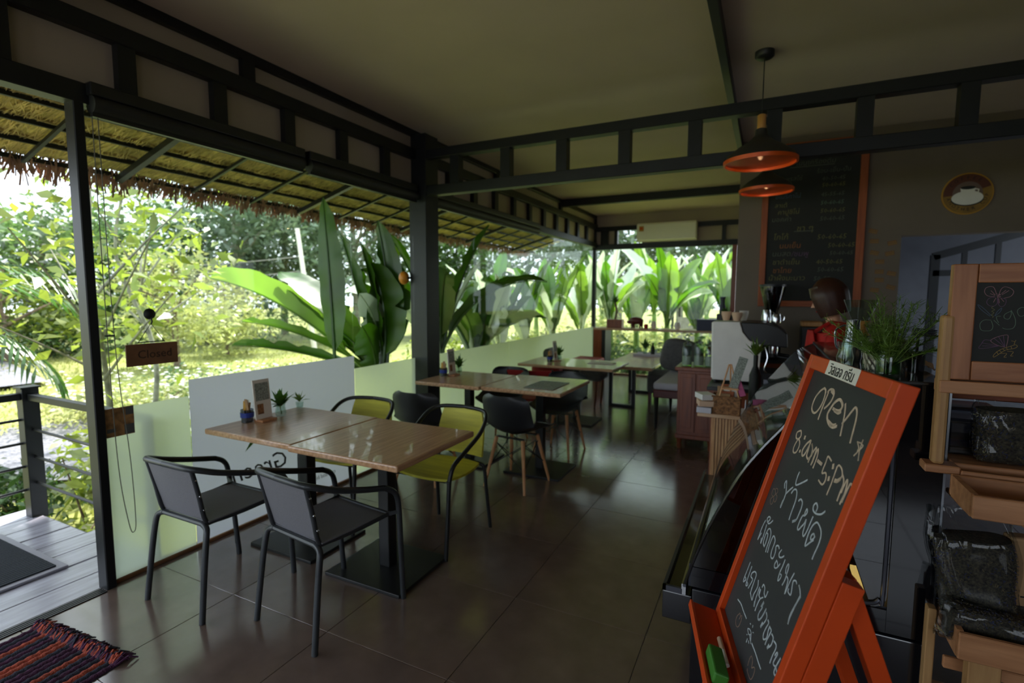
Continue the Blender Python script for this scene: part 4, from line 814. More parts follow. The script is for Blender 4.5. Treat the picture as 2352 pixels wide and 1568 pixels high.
for z, x0 in ((0.74, -0.09), (0.94, 0.02)): cb('shelf', x0, 0.46, CY0 + 0.02, CY1 - 0.02, z, z + 0.008, 'glass2')
cb('rear_door', 0.462, 0.474, CY0 + 0.01, CY1 - 0.01, 0.53, 1.235, 'casegrey')
cb('far_end', 0.0, 0.47, CY1 - 0.012, CY1 - 0.003, 0.53, 1.02, 'casegrey')
cb('lamp_tube', 0.30, 0.318, CY0 + 0.03, CY0 + 0.20, 0.548, 0.56, 'tealight')
for i, (x, y, z, r, h, m_, lab) in enumerate(((-0.13, 2.05, 0.53, 0.045, 0.09, 'fruit', 'yellow green pot low in the cake case behind the front glass'), (-0.06, 2.22, 0.53, 0.06, 0.07, 'woven', 'brown cake tub on the floor of the case'), (0.02, 2.5, 0.53, 0.07, 0.08, 'cream', 'cream cake tub in the middle of the case floor'), (0.05, 2.85, 0.53, 0.07, 0.09, 'woven', 'brown loaf tub at the far end of the case floor'), (0.12, 2.25, 0.748, 0.05, 0.09, 'paper', 'white tub on the lower glass shelf of the case'), (0.12, 2.7, 0.748, 0.06, 0.08, 'orangewood', 'orange tub on the lower glass shelf of the case'), (0.16, 2.45, 0.948, 0.045, 0.1, 'gold', 'gold tub on the upper glass shelf of the case'))):
    t = thing('food_tub', lab, 'tub', (x, y, z)); MB().lathe([(r * 0.8, 0), (r, h * 0.8), (r * 1.05, h * 0.8), (r * 1.05, h), (0, h * 1.02)], 16).build('tub', X[m_], t, smooth=True)
# things standing on the case
v = thing('fern_jar', 'clear glass jar full of feathery green dill on the display case', 'vase', (0.352, 1.975, 1.2505))
MB().lathe([(0.030, 0), (0.034, 0.004), (0.034, 0.065), (0.029, 0.078), (0.030, 0.088), (0.027, 0.088), (0.027, 0.078), (0.031, 0.064), (0.031, 0.006), (0, 0.005)], 20).build('jar', X['glass2'], v, smooth=True)
MB().lathe([(0, 0.006), (0.0305, 0.007), (0.0305, 0.045), (0, 0.045)], 18).build('water', X['jarwater'], v, smooth=True)
rr = random.Random(8); sm_ = MB(); fr = MB()
for i in range(58):
    a = rr.uniform(0, 2 * PI); e = rr.uniform(0.05, 0.95) ** 1.1; L = rr.uniform(0.14, 0.235); b = Vector((0.012 * math.cos(a), 0.012 * math.sin(a), 0.03)); d = Vector((math.cos(a) * math.sin(e) * 1.1, math.sin(a) * math.sin(e), math.cos(e)))
    pts = [b + d * L * t + Vector((0, 0, -0.05 * e * t * t)) for t in (0, 0.25, 0.5, 0.75, 1)]
    sm_.tube(pts, [0.0016, 0.0014, 0.0012, 0.0009, 0.0006], 4)
    for j in range(64):
        t = rr.uniform(0.22, 1.0); p = b + d * L * t + Vector((0, 0, -0.05 * e * t * t)); q = Vector((rr.uniform(-1, 1), rr.uniform(-1, 1), rr.uniform(-0.2, 0.9))).normalized() * rr.uniform(0.012, 0.036); w = q.cross(d).normalized() * 0.0012
        fr.add([p - w, p + w, p + q + w * 0.4, p + q - w * 0.4], [(0, 1, 2, 3)])
sm_.build('stems', X['stem'], v); fr.build('fronds', X['fern'], v, kind='stuff')
v = thing('textured_vase', 'pale silver vase covered in raised petals behind the dill jar', 'vase', (0.365, 2.10, 1.2505))
MB().lathe([(0.035, 0), (0.05, 0.02), (0.058, 0.06), (0.055, 0.105), (0.05, 0.11), (0.045, 0.10), (0.05, 0.06), (0, 0.01)], 24).build('vase', X['silver'], v, smooth=True)
pt_ = MB()
for i in range(6):
    for j in range(16):
        a = 2 * PI * (j + 0.5 * (i % 2)) / 16; z = 0.012 + 0.017 * i; r = 0.046 + 0.014 * math.sin(PI * (z + 0.01) / 0.12)
        Mx = Matrix.Translation((r * math.cos(a), r * math.sin(a), z)) @ Matrix.Rotation(a, 4, 'Z') @ Matrix.Rotation(0.5, 4, 'X')
        o_ = MB().blob((0, 0, 0), (0.004, 0.006, 0.014), 6, 4); pt_.add([Mx @ Vector(p) for p in o_.v], o_.f)
pt_.build('petals', X['silver'], v, smooth=True, kind='stuff')
v = thing('coffee_dripper', 'hourglass glass coffee dripper with wooden collar on the display case', 'coffee dripper', (0.345, 2.52, 1.2505))
MB().lathe([(0.04, 0), (0.055, 0.02), (0.05, 0.06), (0.016, 0.118), (0.05, 0.20), (0.062, 0.235), (0.060, 0.235), (0.048, 0.20), (0.013, 0.118), (0.047, 0.06), (0.05, 0.02), (0, 0.004)], 22).build('glass_body', X['glass2'], v, smooth=True)
MB().lathe([(0.038, 0.09), (0.022, 0.118), (0.022, 0.122), (0.036, 0.15), (0.033, 0.15), (0.018, 0.12), (0.035, 0.09)], 22).build('wooden_collar', X['lampwood'], v, smooth=True)
v = thing('steel_jug', 'slim stainless steel jug beside the dripper on the display case', 'jug', (0.298, 2.33, 1.2505))
MB().lathe([(0.03, 0), (0.034, 0.02), (0.034, 0.06), (0.024, 0.10), (0.022, 0.15), (0.024, 0.16), (0.02, 0.16), (0.02, 0.10), (0, 0.01)], 20).tube(bez([(-0.024, 0, 0.14), (-0.055, 0, 0.12), (-0.052, 0, 0.06), (-0.034, 0, 0.04)], 4), 0.004, 6).build('body', X['steelshine'], v, smooth=True)
v = thing('glass_jug', 'small empty glass jug at the front edge of the case top', 'jug', (0.262, 2.20, 1.2505))
MB().lathe([(0.024, 0), (0.028, 0.03), (0.02, 0.06), (0.026, 0.085), (0.024, 0.085), (0.018, 0.06), (0.025, 0.03), (0, 0.004)], 18).build('body', X['glass2'], v, smooth=True)
v = thing('slotted_spoon', 'black slotted spoon head standing up beside the dill', 'spoon', (0.445, 2.08, 1.2505))
MB().lathe([(0.022, 0), (0.026, 0.07), (0.023, 0.07), (0.02, 0.004), (0, 0.004)], 14).build('holder', X['clearbox'], v, smooth=True)
MB().tube([(0, 0, 0.01), (0.0, 0, 0.12)], 0.004, 6).build('handle', X['black'], v)
for i in range(5): MB().box(-0.03, 0.034, -0.003, 0.003, 0.122 + 0.005 * i, 0.1255 + 0.005 * i, Matrix.Rotation(0.1, 4, 'Y')).build('slot_bar', X['black'], v)
cl = thing('crumpled_cloth', 'crumpled pale printed cloth at the rear corner of the case top', 'cloth', (0.462, 2.22, 1.25))
rr = random.Random(4); ph = [rr.uniform(0, 6) for _ in range(6)]
MB().grid(lambda u, v: ((u - 0.5) * 0.11, (v - 0.5) * 0.12, 0.012 + 0.035 * (1 - (2 * u - 1) ** 2) * (1 - (2 * v - 1) ** 2) + 0.012 * math.sin(9 * u + ph[0]) * math.sin(11 * v + ph[1])), 14, 14, 0.003).build('cloth', X['cream'], cl, smooth=True)
# ------------------------------------------------------------------ slatted stand with basket, napkins, sweets
ss = thing('slatted_stand', 'tall pedestal of striped wooden slats with a flat top', 'stand', (-0.20, 3.58, 0))
for i in range(9): MB().box(-0.082 + 0.0182 * i, -0.082 + 0.0182 * i + 0.0135, -0.08, -0.066 + 0.003 * (i % 2), 0.0, 0.725).build('slat', X['bamboo'], ss)
for i in range(9): MB().box(-0.095, -0.083 - 0.002 * (i % 2), -0.062 + 0.0175 * i, -0.062 + 0.0175 * i + 0.013, 0.0, 0.725).build('slat', X['bamboo'], ss)
MB().box(-0.082, 0.085, -0.066, 0.1, 0, 0.724).build('core', X['redwood'], ss)
MB().box(-0.175, 0.30, -0.13, 0.14, 0.725, 0.75).build('top', X['ttop_x'], ss, bevel=0.003)
bk = thing('brown_basket', 'brown woven basket full of card packs on the slatted stand', 'basket', (-0.205, 3.52, 0.751))
MB().box(-0.078, 0.078, -0.06, 0.06, 0, 0.006).box(-0.08, 0.08, -0.062, -0.055, 0, 0.11).box(-0.08, 0.08, 0.055, 0.062, 0, 0.11).box(-0.082, -0.075, -0.06, 0.06, 0, 0.11).box(0.075, 0.082, -0.06, 0.06, 0, 0.11).build('basket', X['woven'], bk, bevel=0.002)
MB().tube([(-0.084, -0.065, 0.113), (0.084, -0.065, 0.113), (0.084, 0.065, 0.113), (-0.084, 0.065, 0.113)], 0.006, 6, closed=True).build('rim', X['woven'], bk)
for i, m_ in enumerate(('kraft', 'orangewood', 'paper', 'kraft', 'orangewood')): t = thing('card_pack', ['upright tan card pack at the front of the brown basket', 'orange card pack second in the basket', 'white card pack in the middle of the basket', 'tan card pack fourth in the brown basket', 'orange card pack at the back of the basket'][i], 'pack', (-0.205 + 0.02 * (i % 3) - 0.02, 3.475 + 0.02 * i, 0.758)); MB().box(-0.04, 0.04, -0.006, 0.006, 0, 0.125 + 0.012 * i).build('pack', X[m_], t, bevel=0.001)
for i in range(3):
    t = thing('napkin_pile', ['lowest pile of white paper napkins at the outer edge of the slatted stand', 'pale carton resting on the napkins at the edge of the slatted stand', 'topmost fanned white napkins leaning on the basket'][i], 'napkins', (-0.335, 3.50, 0.751 + 0.042 * i)); MB().box(-0.045, 0.045, -0.06, 0.06, 0, 0.036, Matrix.Rotation(0.25 * i, 4, 'Z')).build('stack', X[('whitecush', 'cream', 'white')[i]], t, bevel=0.003)
me_ = thing('mini_easel', 'tiny wooden easel holding a grey green printed card above the basket', 'easel', (-0.185, 3.45, 0.872))
for a, b in (((-0.06, -0.01, 0), (-0.012, 0.02, 0.20)), ((0.05, -0.01, 0.0), (0.0, 0.02, 0.20)), ((0.0, 0.06, 0), (-0.005, 0.025, 0.2))): MB().tube([a, b], 0.005, 6).build('leg', X['dowel'], me_)
MB().box(-0.05, 0.05, -0.025, -0.008, 0.045, 0.055).build('ledge', X['dowel'], me_)
MB().box(-0.026, 0.026, -0.016, -0.012, 0.058, 0.26, Matrix.Rotation(0.28, 4, 'Y')).build('card', X['greyboard'], me_)
t = thing('pink_pack', 'small bright pink pack leaning beside the little easel', 'pack', (-0.11, 3.45, 0.88)); MB().box(-0.018, 0.018, -0.006, 0.006, 0, 0.115, Matrix.Rotation(-0.35, 4, 'Y')).build('pack', X['pinkp'], t, bevel=0.002)
t = thing('sprig_bottle', 'dark glass bottle with a green sprig in front of the white machine', 'vase', (-0.05, 3.62, 0.751)); MB().lathe([(0.035, 0), (0.035, 0.24), (0.014, 0.30), (0.014, 0.37), (0, 0.372)], 14).build('bottle', X['ink'], t, smooth=True)
m_ = MB(); leaf_sprig(m_, (0, 0, 0.36), 18, 0.15, 0.012, 0.9, 41); m_.build('sprig', X['fern'], t, kind='stuff')
ct = thing('side_counter', 'narrow counter ledge between the slatted stand and the display case', 'counter', (0.2, 3.50, 0)); MB().box(-0.10, 0.30, -0.19, 0.15, 0.0, 0.70).build('body', X['redwood'], ct, bevel=0.003); MB().box(-0.10, 0.32, -0.2, 0.16, 0.70, 0.722).build('top', X['ttop_x'], ct, bevel=0.003)
tr = thing('sweets_tray', 'white tilted tray of wrapped sweets in front of the coffee machine', 'tray', (0.0, 3.38, 0.78))
MB().box(-0.095, 0.095, -0.06, 0.08, 0, 0.012, Matrix.Rotation(0.55, 4, 'X')).box(-0.095, -0.088, -0.06, 0.08, 0, 0.05, Matrix.Rotation(0.55, 4, 'X')).box(0.088, 0.095, -0.06, 0.08, 0, 0.05, Matrix.Rotation(0.55, 4, 'X')).build('tray', X['whitecush'], tr, bevel=0.003)
MB().box(-0.095, 0.095, 0.0, 0.1, -0.05, -0.035).build('foot', X['whitecush'], tr)
rr = random.Random(12); cols = ['redpaint', 'purple', 'whitecush', 'charcoal', 'pinkp', 'silver', 'blueplastic']
pks = []
for i in range(14):
    x = -0.07 + 0.028 * (i % 6) + rr.uniform(-0.006, 0.006); y = -0.03 + 0.035 * (i // 6); z = 0.02 + 0.6 * y
    o = MB().blob((0, 0, 0), (0.017, 0.011, 0.012), 8, 5, 0.15, i).build('sweet', X[cols[i % 7]], None, loc=(x, 3.38 + y, 0.80 + z)); o.rotation_euler = (rr.uniform(0, 3), rr.uniform(0, 3), rr.uniform(0, 3))
    tag(o, ('red', 'purple', 'white', 'dark', 'pink', 'silver', 'blue')[i % 7] + ' wrapped sweet on the white tilted tray, ' + (('front', 'middle', 'back')[i // 6]) + ' row, ' + ('first', 'second', 'third', 'fourth', 'fifth', 'sixth')[i % 6] + ' from the window', 'sweet', 'wrapped sweets on the white tray')
for i, (x, m_, lab) in enumerate(((-0.04, 'cream', 'cream pouch standing in front of the sweets tray'), (0.03, 'chalk_amber', 'pale gold pouch standing in front of the sweets tray'))):
    t = thing('pouch', lab, 'pouch', (x, 3.33, 0.724)); MB().prism([(-0.028, 0), (0.028, 0), (0.024, 0.075), (0.03, 0.085), (-0.03, 0.085), (-0.024, 0.075)], -0.012, 0.012).build('pouch', X[m_], t, bevel=0.004)
# ------------------------------------------------------------------ counter, espresso machine and the back bar
sc_ = thing('service_counter', 'long dark coffee counter under the white espresso machine', 'counter', (0.3, 4.50, 0))
MB().box(-0.66, 0.75, -0.30, 0.32, 0.0, 0.775).build('body', X['redwood'], sc_, bevel=0.003); MB().box(-0.69, 0.78, -0.33, 0.34, 0.775, 0.805).build('worktop', X['blacksteel'], sc_, bevel=0.003)
em = thing('espresso_machine', 'white sided espresso machine with black rounded group housing', 'espresso machine', (-0.10, 4.40, 0.806))
MB().prism([(-0.276, 0.02), (-0.286, 0.49), (-0.085, 0.49), (-0.062, 0.41), (-0.01, 0.345), (0.075, 0.318), (0.062, 0.02)], 0.0, 0.035).build('side_panel', X['white'], em, bevel=0.006)
MB().prism([(-0.286, 0.03), (-0.296, 0.48), (-0.09, 0.48), (-0.065, 0.40), (-0.012, 0.335), (0.07, 0.31), (0.05, 0.03)], 0.035, 0.46).build('body', X['white'], em)
MB().prism([(-0.08, 0.488), (0.10, 0.485), (0.19, 0.455), (0.245, 0.41), (0.255, 0.30), (0.08, 0.31), (-0.005, 0.337), (-0.056, 0.405)], 0.004, 0.46).build('group_housing', X['black'], em, bevel=0.008)
MB().box(0.05, 0.25, 0.05, 0.42, 0.0, 0.09).build('drip_tray', X['black'], em, bevel=0.004); MB().box(0.02, 0.06, 0.05, 0.42, 0.02, 0.32).build('front_plate', X['steelshine'], em)
for y in (0.12, 0.32):
    MB().lathe([(0.03, 0), (0.034, 0.03), (0.03, 0.06), (0, 0.06)], 16, c=(0.16, y, 0.245)).build('group_head', X['chrome'], em, smooth=True)
    MB().lathe([(0.03, 0), (0.032, 0.025), (0, 0.025)], 16, c=(0.16, y, 0.215)).tube([(0.16, y, 0.225), (0.28, y - 0.02, 0.21)], 0.011, 8).build('portafilter', X['black'], em, smooth=True)
MB().tube(bez([(0.10, 0.02, 0.30), (0.12, 0.0, 0.22), (0.10, 0.0, 0.13), (0.12, 0.0, 0.10)], 4), 0.005, 6).build('steam_wand', X['chrome'], em, smooth=True)
for x in (-0.25, 0.04):
    for y in (0.03, 0.42): MB().tube([(x, y, 0), (x, y, 0.04)], 0.016, 8).build('foot', X['black'], em)
for i, (x, y, r, h, m_, lab) in enumerate(((-0.24, 4.6, 0.038, 0.075, 'cream', 'peach coloured cup on the espresso machine, nearest the window'), (-0.155, 4.55, 0.04, 0.07, 'cream', 'white peach cup second on the espresso machine'), (-0.11, 4.68, 0.036, 0.08, 'paper', 'pale cup at the rear of the espresso machine top'))):
    t = thing('cup', lab, 'cup', (x - 0.06, y, 1.297)); MB().lathe([(r * 0.6, 0), (r, h * 0.7), (r, h), (r * 0.92, h), (r * 0.9, h * 0.7), (0, 0.008)], 16).build('cup', X[m_], t, smooth=True)
t = thing('herb_box', 'low planter of small green herbs on the espresso machine', 'planter', (-0.32, 4.72, 1.297)); MB().box(-0.06, 0.06, -0.05, 0.05, 0, 0.05).build('box', X['steel'], t, bevel=0.004); m_ = MB(); leaf_sprig(m_, (0, 0, 0.04), 30, 0.08, 0.012, 1.3, 61); m_.build('leaves', X['pot_leaf'], t, kind='stuff')
for i, (x, y, h, lab) in enumerate(((0.02, 4.60, 0.10, 'taller chrome milk jug on the espresso machine'), (0.09, 4.55, 0.07, 'short chrome milk jug at the aisle side of the espresso machine'))):
    t = thing('milk_jug', lab, 'jug', (x - 0.02, y, 1.29)); MB().lathe([(0.034, 0), (0.036, h * 0.5), (0.028, h), (0.025, h), (0.033, h * 0.5), (0, 0.005)], 18).tube(bez([(0.03, 0, h * 0.85), (0.055, 0, h * 0.7), (0.05, 0, h * 0.3), (0.034, 0, h * 0.2)], 4), 0.004, 6).build('jug', X['chrome'], t, smooth=True)
bb = thing('back_bar', 'low back bar along the menu wall behind the coffee counter', 'counter', (0.3, 5.35, 0)); MB().box(-0.40, 0.72, -0.22, 0.29, 0, 0.90).build('body', X['redwood'], bb, bevel=0.003); MB().box(-0.42, 0.73, -0.24, 0.29, 0.90, 0.93).build('worktop', X['blacksteel'], bb, bevel=0.003)
gd = thing('coffee_grinder', 'coffee grinder with dark see through bean hopper before the menu board', 'grinder', (0.04, 5.28, 0.931)); gk = 1.0
MB().box(-0.085, 0.085, -0.12, 0.12, 0, 0.30).build('body', X['black'], gd, bevel=0.02); MB().lathe([(0.05, 0.30), (0.05, 0.42), (0.06, 0.45), (0.105, 0.64), (0.105, 0.66), (0, 0.665)], 20).build('hopper', X['smoke'], gd, smooth=True)
MB().lathe([(0.0, 0.46), (0.06, 0.46), (0.09, 0.58), (0, 0.60)], 16).build('coffee_beans', X['redwood'], gd, smooth=True); MB().lathe([(0.112, 0.655), (0.112, 0.675), (0, 0.68)], 20).build('hopper_lid', X['black'], gd, smooth=True)
MB().lathe([(0.052, 0.30), (0.055, 0.36), (0.052, 0.36)], 18).build('collar', X['chrome'], gd, smooth=True)
for i, (x, w, lab) in enumerate(((0.36, 0.08, 'dark toaster like box with pale wooden lid on the back bar'), (0.54, 0.08, 'second dark box with pale lid on the back bar, beside the person'))):
    t = thing('lidded_box', lab, 'box', (x, 5.30, 0.931)); MB().box(-w, w, -0.12, 0.12, 0, 0.30).build('box', X['black'], t, bevel=0.008); MB().box(-w, w, -0.12, 0.12, 0.302, 0.345).build('lid', X['lampwood'], t, bevel=0.008); MB().box(-w * 0.8, w * 0.8, -0.126, -0.12, 0.03, 0.09).build('name_plate', X['steelshine'], t)
ca = thing('wooden_cabinet', 'red brown wooden cabinet with carved feet at the end of the counter', 'cabinet', (-0.58, 5.30, 0))
MB().box(-0.175, 0.17, -0.12, 0.30, 0.13, 0.775).build('body', X['redwood'], ca, bevel=0.004); MB().box(-0.20, 0.19, -0.15, 0.33, 0.775, 0.81).build('top', X['redwood'], ca, bevel=0.006)
MB().box(-0.185, 0.18, -0.135, 0.31, 0.10, 0.14).build('base_moulding', X['redwood'], ca, bevel=0.006)
for a, b in ((-0.15, -0.005), (0.005, 0.15)):
    d = MB().box(a, b, -0.134, -0.12, 0.17, 0.75).build('door', X['redwood'], ca, bevel=0.004); MB().box(a + 0.03, b - 0.03, -0.138, -0.133, 0.21, 0.71).build('door_panel', X['redwood'], d, bevel=0.003)
for x in (-0.16, 0.13):
    for y in (-0.11, 0.27): MB().lathe([(0.018, 0), (0.028, 0.02), (0.02, 0.05), (0.034, 0.10)], 10, c=(x + 0.015, y, 0)).build('foot', X['redwood'], ca, smooth=True)
for i, x in enumerate((-0.69, -0.58, -0.48)):
    t = thing('glass_jar', ['clear glass canister on the wooden cabinet, nearest the window', 'middle clear glass canister on the wooden cabinet', 'clear glass canister on the wooden cabinet, nearest the coffee machine'][i], 'jar', (x, 5.30, 0.811)); h = (0.2, 0.22, 0.2)[i]
    MB().lathe([(0.045, 0), (0.048, 0.006), (0.048, h - 0.03), (0.038, h), (0.036, h), (0.045, h - 0.03), (0.045, 0.008), (0, 0.008)], 18).build('jar', X['glass2'], t, smooth=True); MB().lathe([(0.04, h), (0.042, h + 0.02), (0.012, h + 0.03), (0.012, h + 0.045), (0, h + 0.046)], 18).build('lid', X['clearbox'], t, smooth=True); MB().lathe([(0, 0.009), (0.044, 0.01), (0.044, h * 0.45), (0, h * 0.5)], 14).build('contents', X['paper'], t, smooth=True)
# ------------------------------------------------------------------ menu board, logo, wall notes
mn = thing('menu_board', 'tall black chalkboard menu with orange wooden frame on the grey wall', 'menu board', (0.34, 5.648, 2.1))
def mb4(nm, x0, x1, z0, z1, m, y0=-0.04, bv=0.003): return MB().box(x0 - 0.34, x1 - 0.34, y0, 0, z0 - 2.1, z1 - 2.1).build(nm, X[m], mn, bevel=bv)
mb4('board', -0.03, 0.70, 1.45, 2.88, 'chalkdark', -0.025, 0); mb4('frame_side', -0.085, -0.03, 1.40, 2.93, 'orangewood'); mb4('frame_side', 0.70, 0.762, 1.40, 2.93, 'orangewood')
mb4('frame_bar', -0.03, 0.70, 1.40, 1.455, 'orangewood_x'); mb4('frame_bar', -0.03, 0.70, 2.875, 2.93, 'orangewood_x')
MENU = [('เมนูเครื่องดื่ม', 0.348, 2.739, 0.041, 'dim'), ('ร้อน-เย็น-ปั่น', 0.494, 2.652, 0.036, 'dim'), ('เอสเพรสโซ่', 0.126, 2.602, 0.037, 'dim'), ('40-50-45', 0.497, 2.58, 0.034, 'dim'), ('50-60-65', 0.5, 2.522, 0.034, 'yellow'), ('อเมริกาโน่', 0.133, 2.442, 0.037, 'blue'), ('45-55-65', 0.497, 2.437, 0.034, 'dim'), ('ลาเต้', 0.078, 2.36, 0.038, 'yellow'), ('50-60-65', 0.497, 2.361, 0.034, 'green'), ('คาปูชิโน่', 0.144, 2.295, 0.04, 'yellow'), ('50-60-65', 0.504, 2.288, 0.036, 'yellow'), ('มอคค่า', 0.088, 2.228, 0.04, 'dim'), ('50-60-65', 0.504, 2.216, 0.036, 'dim'), ('ชา ๆ', 0.288, 2.135, 0.051, 'yellow'), ('โกโก้', 0.091, 2.061, 0.047, 'yellow'), ('50-60-65', 0.509, 2.048, 0.043, 'yellow'), ('นมเย็น', 0.171, 1.977, 0.045, 'orangec'), ('50-60-65', 0.587, 1.968, 0.039, 'yellow'), ('นมสด', 0.102, 1.902, 0.045, 'dim'), ('/ชมพู', 0.258, 1.899, 0.045, 'violet'), ('50-60-65', 0.591, 1.897, 0.034, 'dim'), ('ชาดำเย็น', 0.144, 1.822, 0.045, 'yellow'), ('40-50-65', 0.5, 1.818, 0.039, 'yellow'), ('ชาไทย', 0.114, 1.742, 0.045, 'orangec'), ('50-60-65', 0.512, 1.746, 0.039, 'dim'), ('น้ำผึ้งมะนาว', 0.155, 1.67, 0.045, 'yellow'), ('50-55', 0.448, 1.662, 0.039, 'dim')]
for s, x, z, h, c in MENU:
    me = text_mesh(s, h * 1.5, 1, shear=0.1); me.transform(Matrix.Translation((x - 0.34, -0.0265, z - 2.1)) @ Euler(RFAR).to_matrix().to_4x4()); link('menu_writing', me, X['chalk_' + c], mn)
MB().box(-0.20, 0.16, -0.028, -0.0255, 0.604, 0.611).box(-0.14, 0.02, -0.028, -0.0255, 0.008, 0.015).build('underline', X['chalk_dim'], mn)
lg = thing('round_logo', 'round gold and brown coffee cup emblem on the grey wall', 'emblem', (1.466, 5.648, 2.36)); R90 = Matrix.Rotation(PI / 2, 4, 'X')
MB().lathe([(0, 0), (0.172, 0), (0.172, 0.012), (0, 0.012)], 48, M=R90).build('rim_disc', X['gold'], lg)
MB().lathe([(0, 0.012), (0.162, 0.012), (0.162, 0.015), (0, 0.015)], 48, M=R90).build('ring_disc', X['ringgold'], lg); MB().add([(r_ * math.cos(a), -0.0156, r_ * math.sin(a)) for a in [0.35 + (PI - 0.7 + 0.45) * k / 24 for k in range(25)] for r_ in (0.1, 0.16)], [(2 * k, 2 * k + 2, 2 * k + 3, 2 * k + 1) for k in range(24)]).build('brown_arc', X['rust'], lg); MB().lathe([(0, 0.015), (0.100, 0.015), (0.100, 0.017), (0, 0.017)], 48, M=R90).build('centre_disc', X['brownroof'], lg)
sau = MB(); sau.add([(0.105 * math.cos(a), -0.0185, -0.035 + 0.058 * math.sin(a)) for a in [2 * PI * k / 28 for k in range(28)]], [tuple(range(28))]); sau.build('saucer', X['white'], lg)
sau = MB(); sau.add([(0.108 * math.cos(a), -0.0178, -0.046 + 0.056 * math.sin(a)) for a in [2 * PI * k / 28 for k in range(28)]], [tuple(range(28))]); sau.build('saucer_shadow', X['ink'], lg)
MB().prism([(-0.05, 0.045), (0.05, 0.05), (0.042, -0.01), (0.025, -0.038), (-0.02, -0.04), (-0.04, -0.012)], -0.021, -0.019).build('cup', X['ac_white'], lg)
cf = MB(); cf.add([(0.05 * math.cos(a), -0.0222, 0.048 + 0.014 * math.sin(a)) for a in [2 * PI * k / 20 for k in range(20)]], [tuple(range(20))]); cf.build('coffee', X['ink'], lg)
MB().tube([(0.046, -0.021, 0.035), (0.07, -0.021, 0.03), (0.068, -0.021, 0.0), (0.036, -0.021, -0.012)], 0.005, 6).build('cup_handle', X['ac_white'], lg)
def arc_text(s, r, a0, a1, size, inward):
    out = []
    for i, ch in enumerate(s):
        if ch == ' ': continue
        a = a0 + (a1 - a0) * i / (len(s) - 1); me = text_mesh(ch, size, 2)
        rot = a - PI / 2 if not inward else a + PI / 2
        me.transform(Matrix.Rotation(PI / 2, 4, 'X') @ Matrix.Translation((r * math.cos(a), r * math.sin(a), 0.016)) @ Matrix.Rotation(rot, 4, 'Z')); link('emblem_letter', me, X['ink'], lg)
arc_text('ANOTHER CUP', 0.130, math.radians(198), math.radians(352), 0.036, True)
arc_text('COFFEE', 0.130, math.radians(145), math.radians(55), 0.036, False)
rr = random.Random(31)
for i, (x, z) in enumerate([(0.828, 2.084), (0.841, 1.995), (0.975, 1.974), (0.847, 1.891), (0.962, 1.882), (0.892, 1.81), (0.893, 1.721), (0.985, 1.704), (0.897, 1.646), (0.985, 1.581), (0.865, 1.557)]):
    t = thing('wall_note', 'small amber handwritten wall note beside the menu, ' + ('topmost of all', 'second from the top in its column', 'upper one next to the doorway edge', 'third from the top in its column', 'second one next to the doorway edge', 'fourth down, set inward', 'fifth down, straight', 'third one next to the doorway edge', 'sixth down, straight', 'lowest one next to the doorway edge', 'lowest of all, behind the dill')[i], 'note', (x, 5.648, z), 0, 'amber notes beside the menu'); rot = Matrix.Rotation((0.3, 0.05, -0.2, 0.25, -0.2, 0.0, 0.0, 0.2, 0.0, 0.3, 0.1)[i], 4, 'Y')
    MB().box(-0.034, 0.034, -0.004, 0, -0.02, 0.02, rot).build('card', X['signbrown'], t); w_ = MB()
    for k in range(6): w_.box(-0.03 + 0.0105 * k, -0.024 + 0.0105 * k, -0.005, -0.004, 0.0, 0.012 + 0.004 * (k % 2), rot)
    w_.box(-0.032, 0.032, -0.005, -0.004, -0.014, -0.006, rot).build('writing', X['chalk_amber'], t)
# ------------------------------------------------------------------ pendant lamps
def pendant(label, x, y, zr, zc):
    t = thing('pendant_lamp', label, 'pendant lamp', (x, y, zr), 0, 'pendant lamps over the counter')
    MB().lathe([(0.013, 0.205), (0.034, 0.20), (0.036, 0.165), (0.075, 0.125), (0.14, 0.085), (0.192, 0.045), (0.212, 0.01), (0.206, 0.005), (0.186, 0.04), (0.135, 0.079), (0.07, 0.118), (0.03, 0.16), (0.028, 0.195), (0.013, 0.20)], 40).build('shade', X['lampshade'], t, smooth=True)
    MB().lathe([(0.205, 0.006), (0.184, 0.038), (0.133, 0.077), (0.068, 0.116), (0.028, 0.157), (0, 0.157)], 40).build('shade_lining', X['copper'], t, smooth=True)
    MB().lathe([(0.214, -0.012), (0.216, 0.012), (0.203, 0.008), (0.203, -0.012)], 40, close=True).build('rim', X['copper'], t, smooth=True)
    MB().lathe([(0.025, 0.205), (0.026, 0.285), (0.02, 0.29), (0, 0.29)], 18).build('wooden_neck', X['lampwood'], t, smooth=True)
    MB().tube([(0, 0, 0.29), (0, 0, zc - zr - 0.03)], 0.0035, 6).build('cable', X['black'], t)
    MB().lathe([(0.055, zc - zr), (0.055, zc - zr - 0.03), (0.045, zc - zr - 0.04), (0, zc - zr - 0.04)], 24).build('ceiling_cup', X['black'], t, smooth=True)
    MB().lathe([(0, 0.055), (0.022, 0.062), (0.03, 0.085), (0.022, 0.115), (0.014, 0.13), (0.014, 0.155)], 14).build('bulb', X['bulb'], t, smooth=True)
    L = bpy.data.lights.new('bulb_light', 'POINT'); L.energy = 2.2; L.color = (1.0, 0.62, 0.30); L.shadow_soft_size = 0.03
    o = bpy.data.objects.new('bulb_light', L); COL.objects.link(o); o.parent = t; o.location = (0, 0, 0.03)
pendant('larger looking black pendant lamp with orange inside, hanging before the steel truss', -0.078, 3.65, 2.335, 3.0)
pendant('smaller looking black pendant lamp with orange inside, beyond the steel truss', -0.05, 5.0, 2.40, 3.0)
